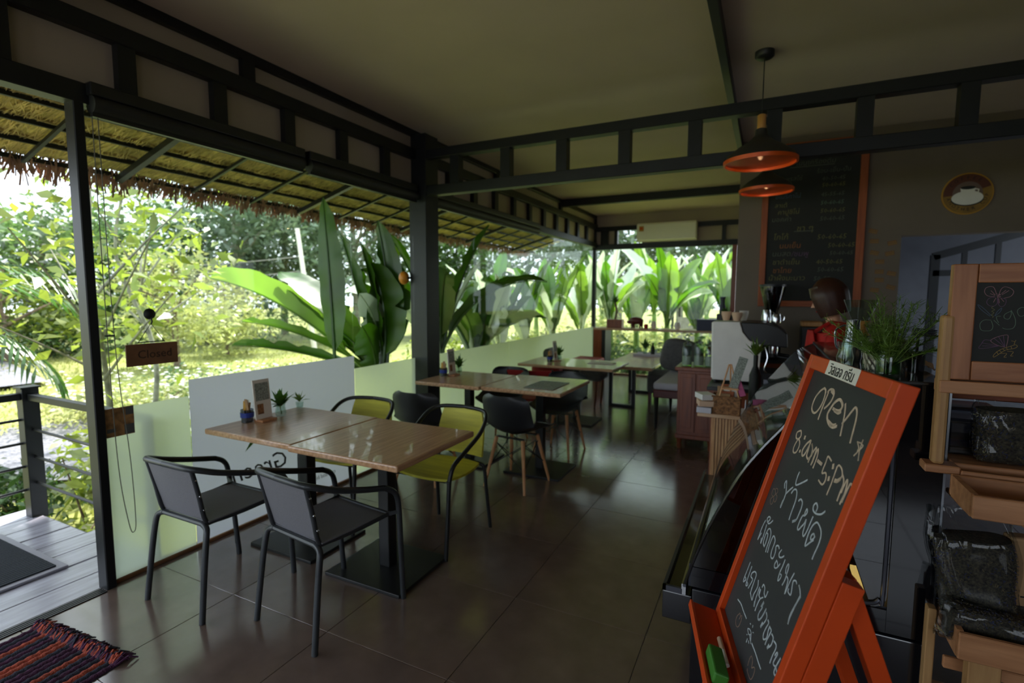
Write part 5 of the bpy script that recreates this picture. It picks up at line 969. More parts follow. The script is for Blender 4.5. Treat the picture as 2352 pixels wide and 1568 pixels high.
# ------------------------------------------------------------------ rack with crates and bags at the right
rk = thing('display_rack', 'slatted pine display rack beside the glass case', 'rack', (0.95, 1.85, 0))
def rb(nm, x0, x1, y0, y1, z0, z1, m='pine', bv=0.003): return MB().box(x0 - 0.95, x1 - 0.95, y0 - 1.85, y1 - 1.85, z0, z1).build(nm, X[m], rk, bevel=bv, seg=1)
for x in (0.4555, 1.40):
    for y in (1.80, 2.20): rb('upright', x + (0.04 if y > 2 and x < 1 else 0), x + 0.022 + (0.04 if y > 2 and x < 1 else 0), y, y + 0.035, 0, 0.60 if (x < 1 and y < 2) else 1.02, 'pinez')
for z in (1.005, 0.50, 0.12): rb('shelf_board', 0.495, 1.43, 1.84, 2.02, z, z + 0.022); rb('shelf_board', 0.495, 1.43, 2.03, 2.20, z, z + 0.022)
rb('front_rail', 0.50, 1.43, 1.785, 1.80, 0.985, 1.02); rb('back_rail', 0.495, 1.43, 2.24, 2.26, 1.15, 1.185, 'orangewood_x'); rb('front_rail', 0.495, 1.43, 1.785, 1.80, 0.44, 0.475)
for x in (0.52, 1.36): rb('back_post', x, x + 0.03, 2.24, 2.27, 0, 1.19, 'pinez')
def crate(label, x0, x1, y0, y1, z0, z1, tilt=0.0):
    t = thing('wooden_crate', label, 'crate', ((x0 + x1) / 2, y0, z0)); w = (x1 - x0) / 2; d = y1 - y0; h = z1 - z0
    MB().box(-w, w, 0, 0.016, 0, h).build('front_board', X['pine'], t, bevel=0.003, seg=1); MB().box(-w, w, d - 0.016, d, 0, h).build('back_board', X['pine'], t, bevel=0.003, seg=1)
    for x in (-w, w - 0.014): MB().box(x, x + 0.014, 0.017, d - 0.017, 0, h).build('side_board', X['pine'], t)
    for i in range(3): MB().box(-w + 0.015, w - 0.015, 0.02 + i * (d - 0.04) / 3, 0.015 + (i + 1) * (d - 0.04) / 3, 0, 0.010).build('bottom_slat', X['pine'], t)
    return t
crate('upper pine crate jutting out of the rack front', 0.475, 0.98, 1.60, 1.78, 0.953, 1.012)
crate('lower pine crate holding the big bag of dried tea', 0.50, 1.02, 1.70, 1.98, 0.525, 0.60)
rb('crate_support', 0.53, 0.60, 1.72, 1.76, 0.12, 0.52, 'pinez')
rb('crate_support', 0.9, 0.97, 1.60, 1.75, 0.92, 0.952, 'pine')
rb('crate_support', 0.60, 0.67, 1.60, 1.80, 0.92, 0.952, 'pine')
fb = thing('flower_chalkboard', 'wood framed chalkboard with flower and bee drawings on the rack', 'chalkboard', (0.70, 1.80, 1.27))
def fbx(nm, x0, x1, z0, z1, m, y0=-0.002, y1=0.028, bv=0.003): return MB().box(x0 - 0.70, x1 - 0.70, y0, y1, z0 - 1.27, z1 - 1.27).build(nm, X[m], fb, bevel=bv)
fbx('frame_side', 0.4525, 0.505, 1.272, 1.588, 'frame_wood'); fbx('frame_side', 0.90, 0.952, 1.272, 1.588, 'frame_wood'); fbx('frame_bar', 0.506, 0.899, 1.272, 1.325, 'frame_wood_x'); fbx('frame_bar', 0.506, 0.899, 1.537, 1.588, 'frame_wood_x')
fbx('slate', 0.50, 0.905, 1.32, 1.54, 'chalkdark', 0.004, 0.02, 0)
FLW = "pink,547,1506,541,1523,534,1527,524,1523,522,1512,529,1502,543,1500;pink,552,1505,555,1519,562,1526,574,1522,581,1513,576,1501,563,1496;violet,545,1499,533,1496,528,1485,534,1476,544,1475,550,1483,549,1496;violet,550,1495,553,1479,559,1473,566,1479,567,1492,558,1496;pink,544,1505,535,1516;pink,544,1503,534,1508;pink,557,1508,565,1517;pink,558,1505,571,1516;pink,546,1496,542,1485;pink,552,1495,554,1483;pink,556,1496,563,1487;pink,546,1507,556,1505,547,1502,556,1500,549,1497,554,1507;yellow,543,1474,539,1470,546,1465,540,1461,545,1457,540,1451,544,1448,543,1444;blue,540,1449,528,1463,517,1474,510,1478,518,1465,537,1448;blue,547,1448,552,1461,560,1470,557,1459,548,1449;green,540,1437,526,1437,518,1426,521,1411,530,1408,542,1410,545,1421,541,1435;green,546,1437,558,1424;green,559,1448,551,1447,552,1439,556,1431;green,579,1462,567,1453,567,1443,576,1441,580,1453,579,1464,588,1444,590,1427,585,1416,572,1414,565,1417;green,607,1453,602,1449,596,1450,592,1459,593,1467,600,1472,606,1469,609,1449;green,617,1449,615,1466,622,1471,627,1465,629,1449;green,635,1467,637,1450;green,654,1467,645,1470,641,1460,647,1451,655,1453;violet,560,1368,538,1362,520,1360,524,1371,530,1383,540,1383,545,1381;violet,560,1368,527,1367;violet,560,1369,525,1375;pink,573,1366,558,1370,543,1381,553,1391,571,1398,578,1395,576,1367;violet,573,1366,550,1388;violet,573,1367,558,1394;violet,573,1367,568,1396;amber,551,1339,553,1346,565,1359,585,1369,594,1373,598,1369,592,1363,575,1358,560,1344,553,1338,551,1339;amber,557,1353,561,1346;amber,563,1356,568,1351;amber,569,1361,574,1356;amber,575,1365,580,1359;amber,585,1369,587,1363;amber,563,1348,578,1349,573,1339,578,1339;amber,579,1355,591,1354,586,1343,591,1343;amber,591,1374,592,1381,585,1383;amber,592,1381,594,1385"; fg = {}
MF = Matrix.Translation((-0.70, 0.0032, -1.27)) @ Matrix.Rotation(PI / 2, 4, 'X')
for s in FLW.split(';'):
    q = s.split(','); pts = [(int(q[i]) / 1000, int(q[i + 1]) / 1000) for i in range(1, len(q), 2)]
    ribbon(fg.setdefault(q[0], MB()), smooth2(pts, 3) if len(pts) > 2 else pts, 0.0011, MF, 0.0)
for k, mb_ in fg.items(): mb_.build('chalk_drawing', X['chalk_' + k], fb, kind='stuff')
es = thing('easel_post', 'rounded wooden easel holding up the flower chalkboard', 'easel', (0.453, 1.815, 1.0285))
MB().box(-0.016, 0.012, -0.02, 0.02, 0.0, 0.42).build('post', X['pinez'], es, bevel=0.008); MB().box(-0.014, 0.55, -0.026, 0.03, 0.205, 0.24).build('ledge', X['pine'], es, bevel=0.003); MB().box(0.50, 0.53, -0.01, 0.02, 0.0, 0.205).build('post', X['pinez'], es)
rb('side_shelf', 0.42, 0.50, 1.79, 1.85, 1.005, 1.028)
def tea_bag(label, loc, s, rot, seed, fill=0.75):
    t = thing('tea_bag', label, 'bag', loc); t.rotation_euler = rot; r = random.Random(seed); zf = 2 * s[2] * fill
    def shape(a, z, k=1.0):
        q = z / (2 * s[2]); wx = s[0] * k * (0.86 + 0.14 * min(1, q * 6)) * (1 + 0.03 * math.sin(9 * q + seed)); wy = s[1] * k * (min(1, 0.35 + q * 5)) * (1.0 if q < fill else max(0.12, 1 - (q - fill) / (1.02 - fill)))
        c, d = math.cos(a), math.sin(a); n = 1 + 0.04 * math.sin(3 * a + 11 * q + seed) * k
        return (math.copysign(abs(c) ** 0.6, c) * wx * n, math.copysign(abs(d) ** 0.75, d) * wy * n, z)
    MB().grid(lambda u, v: shape(u * 2 * PI, 0.003 + (zf - 0.003) * v, 0.93), 28, 10).build('tea', X['tea'], t, smooth=True)
    MB().add([shape(2 * PI * i / 28, zf, 0.92) for i in range(28)], [tuple(range(28))]).build('tea_top', X['tea'], t)
    fl_ = MB(); fb_ = MB()
    for i in range(900):
        p = Vector(shape(r.uniform(0, 2 * PI), r.uniform(0.02 * zf, zf), 0.945)); d = Vector((r.uniform(-1, 1), r.uniform(-0.4, 0.4), r.uniform(-1, 1))).normalized() * 0.0036; e = d.cross(Vector((0, 1, 0))).normalized() * 0.0015
        (fl_ if i % 3 else fb_).add([p - d - e, p + d - e * 0.3, p + d + e, p - d + e * 0.4], [(0, 1, 2, 3)])
    fl_.build('tea_flakes', X['tea_f'], t, kind='stuff'); fb_.build('tea_petals', X['tea_b'], t, kind='stuff')
    def wrap(u, v):
        x, y, z = shape(u * 2 * PI, 2.1 * s[2] * v, 1.03); q = 0.004 * math.sin(13 * u * 2 * PI + 9 * v) * (0.3 + v); return (x + q, y + q * 0.6, z)
    MB().grid(wrap, 60, 18).build('plastic_wrap', X['plastic_bag'], t, smooth=True)
    return t
tea_bag('clear bag of dried herbal tea standing on the upper rack shelf', (0.625, 1.90, 1.0285), (0.075, 0.05, 0.085), (0, 0, 0.1), 1, 0.9)
tea_bag('big clear bag of dark dried tea leaning in the lower crate', (0.588, 1.85, 0.54), (0.092, 0.058, 0.17), (-0.06, -0.12, 0.0), 2, 0.80)
tea_bag('clear bag of dark tea lying along the front of the lower crate', (0.72, 1.775, 0.572), (0.055, 0.035, 0.12), (0.0, -1.45, 0.0), 3, 0.95)
def kraft(label, loc, rz, h=0.2):
    t = thing('kraft_bag', label, 'bag', loc, rz)
    MB().prism([(-0.075, 0), (0.075, 0), (0.08, 0.03), (0.072, h - 0.03), (0.068, h), (-0.068, h), (-0.072, h - 0.03), (-0.08, 0.03)], -0.025, 0.025).build('bag', X['kraft'], t, bevel=0.008); MB().box(-0.078, 0.078, -0.0265, -0.025, 0.045, 0.095).build('window_strip', X['tea'], t); MB().box(-0.04, 0.05, -0.0265, -0.025, 0.12, 0.124).box(-0.03, 0.045, -0.0265, -0.025, 0.132, 0.136).build('print', X['ink'], t)
    return t
kraft('brown kraft paper bag with a see through strip behind the big tea bag', (0.71, 1.90, 0.536), 0.15, 0.29); kraft('plain brown kraft bag at the rear of the lower crate', (0.88, 1.92, 0.536), -0.1, 0.26)
t = thing('wooden_block', 'pale square wooden block under the upper crate', 'block', (0.562, 1.81, 0.925)); MB().box(-0.02, 0.02, -0.02, 0.02, 0, 0.042).build('block', X['lampwood'], t, bevel=0.003); MB().box(0.02, 0.30, -0.012, 0.012, 0.004, 0.03).build('arm', X['pine'], t)
t = thing('red_jar', 'dark red glass jar under the upper crate of the rack', 'jar', (0.605, 1.92, 0.90)); MB().lathe([(0.03, 0), (0.034, 0.02), (0.034, 0.08), (0.026, 0.095), (0, 0.096)], 16).build('jar', X['maroon'], t, smooth=True)
t = thing('yellow_pack', 'yellow green plastic pack behind the kraft bag', 'pack', (0.80, 1.985, 0.536)); MB().box(-0.04, 0.04, -0.01, 0.01, 0, 0.34).build('pack', X['yellow'], t, bevel=0.004)
rb('inner_shelf', 0.53, 1.40, 1.86, 2.02, 0.885, 0.90)
t = thing('plastic_tub', 'cloudy plastic tub with blue base on the upper rack shelf', 'tub', (0.56, 2.10, 1.0285)); MB().box(-0.075, 0.09, -0.06, 0.06, 0.0, 0.022).build('base', X['blueplastic'], t, bevel=0.006); MB().box(-0.078, 0.093, -0.063, 0.063, 0.022, 0.115).build('tub', X['clearbox'], t, bevel=0.01); MB().box(-0.082, 0.097, -0.067, 0.067, 0.116, 0.128).build('lid', X['clearbox'], t, bevel=0.004)
t = thing('clear_box', 'clear plastic takeaway box beside the herbal tea bag', 'box', (0.545, 1.965, 1.0285)); MB().box(-0.04, 0.05, -0.03, 0.03, 0.0, 0.10).build('box', X['clearbox'], t, bevel=0.006)
# ------------------------------------------------------------------ the person behind the counter
pe = thing('person', 'person with brown bobbed hair and a red apron busy behind the counter', 'person', (0.405, 3.88, 0), math.radians(82)); pe.scale = (0.955, 0.955, 0.955)
# local +y is the way the body faces (towards the coffee machine)
def skin_mesh(name, verts, edges, radii, m, parent, sub=2, root=0):
    me = bpy.data.meshes.new(name); me.from_pydata(verts, edges, []); o = bpy.data.objects.new(name, me); COL.objects.link(o)
    md = o.modifiers.new('skin', 'SKIN'); md.use_smooth_shade = True
    for i, r in enumerate(radii): me.skin_vertices[0].data[i].radius = (r, r) if not isinstance(r, tuple) else r
    me.skin_vertices[0].data[root].use_root = True
    s2 = o.modifiers.new('sub', 'SUBSURF'); s2.levels = sub; s2.render_levels = sub
    dg = bpy.context.evaluated_depsgraph_get(); nm = bpy.data.meshes.new_from_object(o.evaluated_get(dg)); bpy.data.objects.remove(o)
    return link(name, nm, m, parent, smooth=True)
V = [(0, 0, 0.90), (0, 0.01, 1.05), (0, 0.0, 1.20), (0, -0.01, 1.31), (0, 0.01, 1.39), (0, 0.035, 1.47),
     (0.10, -0.01, 1.31), (0.165, 0.0, 1.29), (0.19, 0.02, 1.05), (0.12, 0.20, 0.93), (0.10, 0.25, 0.90),
     (-0.10, -0.01, 1.31), (-0.165, 0.0, 1.29), (-0.19, 0.03, 1.05), (-0.11, 0.20, 0.92), (-0.09, 0.25, 0.89),
     (0.085, 0, 0.86), (0.09, 0.02, 0.48), (0.09, -0.01, 0.09), (0.095, 0.11, 0.035), (-0.085, 0, 0.86), (-0.09, 0.02, 0.48), (-0.09, -0.01, 0.09), (-0.095, 0.11, 0.035)]
Ed = [(0, 1), (1, 2), (2, 3), (3, 4), (4, 5), (3, 6), (6, 7), (7, 8), (8, 9), (9, 10), (3, 11), (11, 12), (12, 13), (13, 14), (14, 15), (0, 16), (16, 17), (17, 18), (18, 19), (0, 20), (20, 21), (21, 22), (22, 23)]
Rd = [0.14, 0.125, 0.135, 0.12, 0.05, 0.052, 0.07, 0.055, 0.042, 0.032, 0.024, 0.07, 0.055, 0.042, 0.032, 0.024, 0.095, 0.062, 0.042, 0.036, 0.095, 0.062, 0.042, 0.036]
body = skin_mesh('body', V, Ed, Rd, X['red'], pe)
body.data.materials.append(X['charcoal']); body.data.materials.append(X['skin'])
for f in body.data.polygons:
    f.material_index = 1 if f.center.z < 0.93 else (2 if f.center.z > 1.385 or f.center.y > 0.17 else 0)
hd = MB(); hb = MB().blob((0, 0, 0), (0.073, 0.092, 0.115), 20, 14)
hv = []
for x, y, z in hb.v:
    if y > 0.02: z2 = z; y = y * (1.0 - 0.18 * max(0, z / 0.115)) ; x = x * (1 - 0.28 * max(0, -z / 0.115))
    hv.append((x, y, z))
hd.add(hv, hb.f)
TH = Matrix.Translation((0, 0.055, 1.545)) @ Matrix.Rotation(-0.30, 4, 'X')
def place(mb): mb.v = [tuple(TH @ Vector(p)) for p in mb.v]; return mb
nz = MB().add([(0, 0.088, 0.012), (-0.013, 0.084, -0.028), (0.013, 0.084, -0.028), (0, 0.112, -0.024), (0, 0.084, -0.034)], [(0, 1, 3), (0, 3, 2), (1, 4, 3), (4, 2, 3)])
hd.add(nz.v, nz.f)
for s in (-1, 1): e_ = MB().blob((s * 0.074, -0.005, -0.01), (0.010, 0.020, 0.03), 8, 6); hd.add(e_.v, e_.f)
head = place(hd).build('head', X['skin'], pe, smooth=True)
for s in (-1, 1): place(MB().blob((s * 0.030, 0.083, 0.008), (0.011, 0.006, 0.006), 8, 5)).build('eye', X['ink'], pe, smooth=True)
place(MB().blob((0, 0.082, -0.058), (0.022, 0.008, 0.006), 10, 5)).build('mouth', X['redpaint'], pe, smooth=True)
hm = MB()
for i in range(20):          # bobbed hair: a shell open at the face
    pass
def hair(u, v):
    a = -PI * 0.5 + (u - 0.5) * 2 * PI * 0.80; th = v * 2.05
    if v < 0.62: p = (0.098 * math.sin(th) * math.cos(a), 0.112 * math.sin(th) * math.sin(a), 0.128 * math.cos(th))
    else:
        k = (v - 0.62) / 0.38; r = 1.0 - 0.22 * k * k; th0 = 0.62 * 2.05; p = (0.098 * math.sin(th0) * math.cos(a) * r * 1.03, 0.112 * math.sin(th0) * math.sin(a) * r * 1.03, 0.128 * math.cos(th0) - 0.155 * k)
    w = 1 + 0.018 * math.sin(a * 13)
    return (p[0] * w, p[1] * w - 0.008, p[2] + 0.012)
place(hm.grid(hair, 40, 16, 0.012)).build('hair', X['hair'], pe, smooth=True)
fr_ = MB().grid(lambda u, v: (0.088 * math.sin((u - 0.5) * 2.4) , 0.092 * math.cos((u - 0.5) * 2.4) * (1 + 0.06 * v) , 0.105 - 0.065 * v), 16, 4, 0.008); place(fr_).build('fringe', X['hair'], pe, smooth=True)
def apron(u, v):
    a = (u - 0.5) * 2.6 * (1.0 - 0.45 * v ** 3) + PI / 2; z = 0.62 + 0.72 * v; r = 0.165 - 0.01 * math.sin(v * 6) + 0.02 * (1 - v)
    return (r * 1.12 * math.cos(a), r * math.sin(a) + 0.0, z)
MB().grid(apron, 18, 14, 0.006).build('apron', X['red'], pe, smooth=True)
tq = MB().grid(lambda u, v: ((0.178 - 0.02 * v) * 1.06 * math.cos(u * 2 * PI), (0.150 + 0.004 * math.sin(v * 9)) * math.sin(u * 2 * PI) * (1 - 0.12 * v), 0.84 + 0.485 * v), 28, 10, 0.004); tq.build('blouse', X['red'], pe, smooth=True)
for s in (-1, 1):
    MB().tube([(s * 0.11, 0.12, 1.33), (s * 0.07, 0.03, 1.40), (s * 0.04, -0.06, 1.38)], 0.012, 6).build('apron_strap', X['red'], pe, smooth=True)
    w = Vector(V[10] if s > 0 else V[15]); f0 = Vector((-s * 0.15, 1, 0.02)).normalized(); sd = f0.cross(Vector((0, 0, 1)))
    vs = [tuple(w), tuple(w + f0 * 0.045), tuple(w + f0 * 0.085)]; es_ = [(0, 1), (1, 2)]; rs = [0.024, 0.030, 0.026]
    for k in range(4):
        b = w + f0 * 0.085 + sd * (k - 1.5) * 0.019; L = (0.066, 0.076, 0.072, 0.056)[k]; i0 = len(vs)
        vs += [tuple(b), tuple(b + f0 * L * 0.5 + Vector((0, 0, -0.004))), tuple(b + f0 * L * 0.85 + Vector((0, 0, -0.022)))]; es_ += [(2, i0), (i0, i0 + 1), (i0 + 1, i0 + 2)]; rs += [0.0095, 0.0085, 0.0075]
    i0 = len(vs); b = w + f0 * 0.03 - sd * s * 0.022; vs += [tuple(b - sd * s * 0.012 + f0 * 0.02), tuple(b - sd * s * 0.024 + f0 * 0.055 + Vector((0, 0, -0.012)))]; es_ += [(1, i0), (i0, i0 + 1)]; rs += [0.011, 0.0085]
    skin_mesh('hand', vs, es_, rs, X['skin'], pe, 1)
# ------------------------------------------------------------------ the garden
ZG = -0.6
gr = struct('ground', 'sunlit lawn and beds outside')
def gh(x, y): return ZG + 0.10 * math.sin(x * 0.31 + 1) * math.sin(y * 0.27) + 0.0
MB().grid(lambda u, v: (-70 + 67.2 * u, -25 + 110 * v, gh(-70 + 67.2 * u, -25 + 110 * v) if u < 0.93 else ZG - 0.05), 40, 40).build('lawn', X['dirtgreen'], gr, smooth=True)
MB().grid(lambda u, v: (-3.2 + 30 * u, 9.7 + 60 * v, ZG - 0.02), 4, 4).build('lawn', X['dirtgreen'], gr)
pth = struct('path', 'pale grey gravel path curving past the deck')
PF = bez([(-10.6, -3, 0), (-10.27, 2.47, 0), (-9.98, 3.25, 0), (-9.58, 4.2, 0), (-8.9, 6.0, 0)], 4); PN = bez([(-8.7, -3, 0), (-8.3, 1.9, 0), (-7.53, 2.42, 0), (-6.39, 2.77, 0), (-5.2, 4.6, 0)], 4)
def pgrid(u, v):
    k = min(int(round(u * 16)), 16); q = PF[k].lerp(PN[k], v); return (q.x, q.y, ZG + 0.13)
MB().grid(pgrid, 16, 4).build('gravel_surface', X['gravel'], pth)
MB().grid(lambda u, v: (-24 + 9.5 * u, 3.2 + 2.4 * v + 2.0 * (1 - u), ZG + 0.14), 10, 3).build('gravel_surface', X['gravel'], pth)
def leaves(name, m, par, C, R, n, size, seed, clumps=40, flat=0.0, hollow=0.5, kind='stuff', asp=0.42):
    g = np.random.default_rng(seed); C = np.array(C); R = np.array(R)
    d = g.normal(size=(clumps, 3)); d /= np.linalg.norm(d, axis=1)[:, None]; cc = d * (hollow + (1 - hollow) * g.random((clumps, 1))) * R
    k = g.integers(0, clumps, n); p = cc[k] + g.normal(size=(n, 3)) * R * (0.9 / clumps ** 0.42)
    p = p + C; p[:, 2] = np.maximum(p[:, 2], ZG + 0.03)
    ax = g.normal(size=(n, 3)); ax[:, 2] = ax[:, 2] * 0.6 - 0.25; ax /= np.linalg.norm(ax, axis=1)[:, None]
    nr = g.normal(size=(n, 3)); nr[:, 2] += 1.2; sd = np.cross(ax, nr); sd /= np.linalg.norm(sd, axis=1)[:, None] + 1e-9; nn = np.cross(sd, ax)
    L = (size * (0.6 + 0.8 * g.random(n)))[:, None]
    V = np.stack([p, p + ax * L * 0.45 + sd * L * asp * 0.5 + nn * L * 0.08, p + ax * L - nn * L * 0.06, p + ax * L * 0.45 - sd * L * asp * 0.5 + nn * L * 0.08], 1)
    me = bpy.data.meshes.new(name); me.vertices.add(n * 4); me.vertices.foreach_set('co', V.reshape(-1).astype(np.float32)); me.loops.add(n * 4); me.loops.foreach_set('vertex_index', np.arange(n * 4)); me.polygons.add(n); me.polygons.foreach_set('loop_start', np.arange(n) * 4); me.update(calc_edges=True); me.validate()
    return link(name, me, m, par, kind=kind)
def tree(label, x, y, h, r, m, seed, n=3500, size=0.16, trunk=0.1, low=0.35, zscale=0.42, cat='tree', nm='tree', tm='bark', cl=45, group='garden trees', asp=0.42):
    t = thing(nm, label, cat, (x, y, ZG), 0, group); rr = random.Random(seed); c = (0, 0, h * (1 - zscale)); 
    MB().tube(bez([(0, 0, -0.1), (rr.uniform(-.1, .1), rr.uniform(-.1, .1), h * 0.3), (rr.uniform(-.25, .25), rr.uniform(-.2, .2), h * 0.6), (0, 0, h * 0.88)], 4), [trunk * (1 - 0.055 * i) for i in range(13)], 8).build('trunk', X[tm], t, smooth=True)
    for i in range(6):
        a = rr.uniform(0, 2 * PI); z0 = h * rr.uniform(low, 0.6); z1 = min(h * 0.9, z0 + h * rr.uniform(0.15, 0.3)); MB().tube(bez([(0, 0, z0), (math.cos(a) * r * 0.4, math.sin(a) * r * 0.4, (z0 + z1) / 2), (math.cos(a) * r * 0.85, math.sin(a) * r * 0.85, z1)], 4), [trunk * 0.45 * (1 - 0.09 * k) for k in range(9)], 6).build('branch', X[tm], t, smooth=True)
    o = leaves('foliage', X[m], None, (0, 0, h * (1 - zscale)), (r, r, h * zscale), n, size, seed, cl); o.parent = t
    v = o.data; return t
def bush(label, x, y, h, r, m, seed, n=1500, size=0.1, group='garden shrubs', nm='shrub', cl=30, ry=None):
    t = thing(nm, label, 'shrub', (x, y, ZG), 0, group); o = leaves('foliage', X[m], t, (0, 0, h * 0.5), (r, ry or r, h * 0.55), n, size, seed, cl, hollow=0.2)
    st2 = MB(); rr = random.Random(seed)
    for i in range(7): a = rr.uniform(0, 6.28); st2.tube([(0.05 * math.cos(a), 0.05 * math.sin(a), 0), (r * 0.6 * math.cos(a), r * 0.6 * math.sin(a), h * 0.7)], [0.012, 0.005], 5)
    st2.build('stems', X['bark'], t); return t
def pos(azim_px, dist):
    """a spot in the garden: bearing given along the view, distance in metres"""
    dv = fw + r2 * ((azim_px - 1176) / 1176.0); dv.z = 0; dv.normalize(); return dv.x * dist, dv.y * dist
# leaves() clamps to ZG in local space of things, so lower it for parented crowns
tree_list = [
    ('slim young tree with bright yellow green leaves just outside the door glass', 232, 6.2, 3.6, 1.05, 'lf_y', 1, 260, 0.17, 0.035, 'greybark', 0.32, 0.42),
    ('second slim yellow green sapling close behind the first', 330, 8.6, 4.4, 1.25, 'lf_y', 2, 330, 0.19, 0.04, 'greybark', 0.30, 0.42),
    ('bushy pale yellow tree on the lawn past the hanging closed sign', 405, 17.0, 3.5, 1.45, 'lf_p', 3, 2600, 0.17, 0.10, 'bark', 0.46, 0.42),
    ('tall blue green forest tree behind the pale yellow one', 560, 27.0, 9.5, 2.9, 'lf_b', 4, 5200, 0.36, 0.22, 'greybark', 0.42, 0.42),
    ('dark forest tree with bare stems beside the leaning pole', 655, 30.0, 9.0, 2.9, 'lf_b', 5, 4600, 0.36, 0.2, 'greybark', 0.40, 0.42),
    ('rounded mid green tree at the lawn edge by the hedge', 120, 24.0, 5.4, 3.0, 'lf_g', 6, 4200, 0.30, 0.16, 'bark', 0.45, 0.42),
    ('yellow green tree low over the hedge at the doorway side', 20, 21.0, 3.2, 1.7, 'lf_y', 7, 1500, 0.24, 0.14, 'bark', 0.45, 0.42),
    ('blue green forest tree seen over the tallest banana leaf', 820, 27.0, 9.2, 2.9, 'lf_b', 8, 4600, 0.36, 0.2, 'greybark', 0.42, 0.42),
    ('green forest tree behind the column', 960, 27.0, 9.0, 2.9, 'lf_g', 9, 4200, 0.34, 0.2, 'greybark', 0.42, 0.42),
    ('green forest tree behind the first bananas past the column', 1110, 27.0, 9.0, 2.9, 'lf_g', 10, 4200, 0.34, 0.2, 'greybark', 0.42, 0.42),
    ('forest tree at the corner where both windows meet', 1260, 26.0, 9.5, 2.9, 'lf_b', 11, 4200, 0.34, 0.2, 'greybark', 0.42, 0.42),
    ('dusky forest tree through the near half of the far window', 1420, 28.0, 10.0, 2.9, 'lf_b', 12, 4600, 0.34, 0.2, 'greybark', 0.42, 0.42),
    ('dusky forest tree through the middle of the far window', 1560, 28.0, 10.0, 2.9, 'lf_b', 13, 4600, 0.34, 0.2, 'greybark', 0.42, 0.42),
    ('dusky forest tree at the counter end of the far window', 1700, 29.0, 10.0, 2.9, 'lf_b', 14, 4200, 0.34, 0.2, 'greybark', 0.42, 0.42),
    ('mid green tree in the gap between the pale tree and the forest', 300, 26.0, 6.0, 3.2, 'lf_g', 15, 3600, 0.30, 0.16, 'bark', 0.45, 0.42),
    ('pale yellow low tree left of the banana fan', 520, 20.0, 2.6, 1.3, 'lf_p', 16, 1800, 0.20, 0.10, 'bark', 0.5, 0.42),
]
for (lab, px_, d, h, r, m, sd, n, sz, tk, tm_, zs, asp) in tree_list:
    x, y = pos(px_, d); tree(lab, x, y, h, r, m, sd, n, sz, tk, 0.35, zs, tm=tm_, asp=asp)
bush_list = [
    ('dark clipped hedge bush along the lawn, farthest toward the deck side', 10, 22.0, 1.6, 2.2, 'lf_d', 21, 2600, 0.13),
    ('dark clipped hedge bush along the lawn, next to the palm', 110, 23.0, 1.5, 2.2, 'lf_d', 22, 2600, 0.13),
    ('dark clipped hedge bush along the lawn, behind the slim trees', 220, 24.0, 1.5, 2.2, 'lf_g', 23, 2600, 0.13),
    ('dark hedge bush along the lawn, under the pale tree', 330, 25.0, 1.6, 2.4, 'lf_g', 24, 2600, 0.13),
    ('green hedge bush along the lawn, below the forest', 480, 25.0, 1.8, 2.4, 'lf_d', 25, 2600, 0.13),
    ('green hedge bush at the foot of the leaning pole', 640, 26.0, 2.4, 2.6, 'lf_g', 26, 2600, 0.13),
    ('low white flowering bed bush nearest the door', 150, 10.5, 0.65, 1.0, 'lf_p', 27, 1400, 0.09),
    ('low pale flowering bed bush past the slim tree', 300, 10.5, 0.7, 1.2, 'lf_p', 28, 1600, 0.09),
    ('low green bed bush right of the closed sign', 430, 11.5, 0.65, 1.2, 'lf_g', 29, 1600, 0.09),
    ('low pale flowering bed bush before the banana fan', 560, 11.5, 0.7, 1.3, 'lf_p', 30, 1600, 0.09),
    ('yellow green shrub just beyond the deck rail', 185, 5.9, 0.95, 0.30, 'lf_y', 31, 80, 0.17),
    ('low yellow green ground shrub beside the deck post', 120, 5.4, 0.22, 0.45, 'lf_y', 32, 400, 0.11),
    ('yellow green bed shrub low behind the frosted door film', 330, 7.4, 0.60, 0.8, 'lf_y', 33, 1000, 0.11),
    ('yellow green bed shrub behind the white banner', 520, 7.6, 0.6, 0.9, 'lf_y', 34, 1000, 0.11),
    ('low dark shrub by the deck at the frame edge', 15, 6.4, 0.5, 0.5, 'lf_d', 35, 700, 0.10),
    ('bright shrub under the bananas past the column', 1050, 10.5, 1.3, 1.3, 'lf_y', 36, 1500, 0.13),
    ('bright shrub further along under the bananas', 1180, 12.0, 1.4, 1.4, 'lf_y', 37, 1500, 0.13),
    ('bright shrub at the corner of the two windows', 1320, 14.0, 1.6, 1.6, 'lf_p', 38, 1500, 0.15),
    ('green leafy shrub close outside the far window, near the mullion', 1420, 11.6, 1.1, 0.7, 'lf_g', 41, 900, 0.14),
    ('green leafy shrub close outside the far window, in the middle', 1500, 11.4, 1.0, 0.7, 'lf_g', 42, 900, 0.14),
    ('green leafy shrub close outside the far window, counter end', 1585, 11.5, 1.1, 0.7, 'lf_d', 43, 900, 0.14),
    ('pale shrub below the window bar, near end', 1450, 14.5, 1.4, 1.4, 'lf_p', 39, 1500, 0.15),
    ('pale shrub below the window bar, counter end', 1620, 14.5, 1.3, 1.4, 'lf_p', 40, 1500, 0.15),
]
for (lab, px_, d, h, r, m, sd, n, sz) in bush_list:
    x, y = pos(px_, d); bush(lab, x, y, h, r, m, sd, n, sz)
fl_rng = random.Random(9); fm = MB()
for i in range(420):
    x, y = pos(fl_rng.uniform(100, 640), fl_rng.uniform(9.6, 12.0)); z = ZG + fl_rng.uniform(0.35, 0.75); a = fl_rng.uniform(0, 3)
    fm.add([(x + 0.045 * math.cos(a + k * PI / 2), y + 0.045 * math.sin(a + k * PI / 2), z + 0.015 * (k % 2)) for k in range(4)], [(0, 1, 2, 3)])
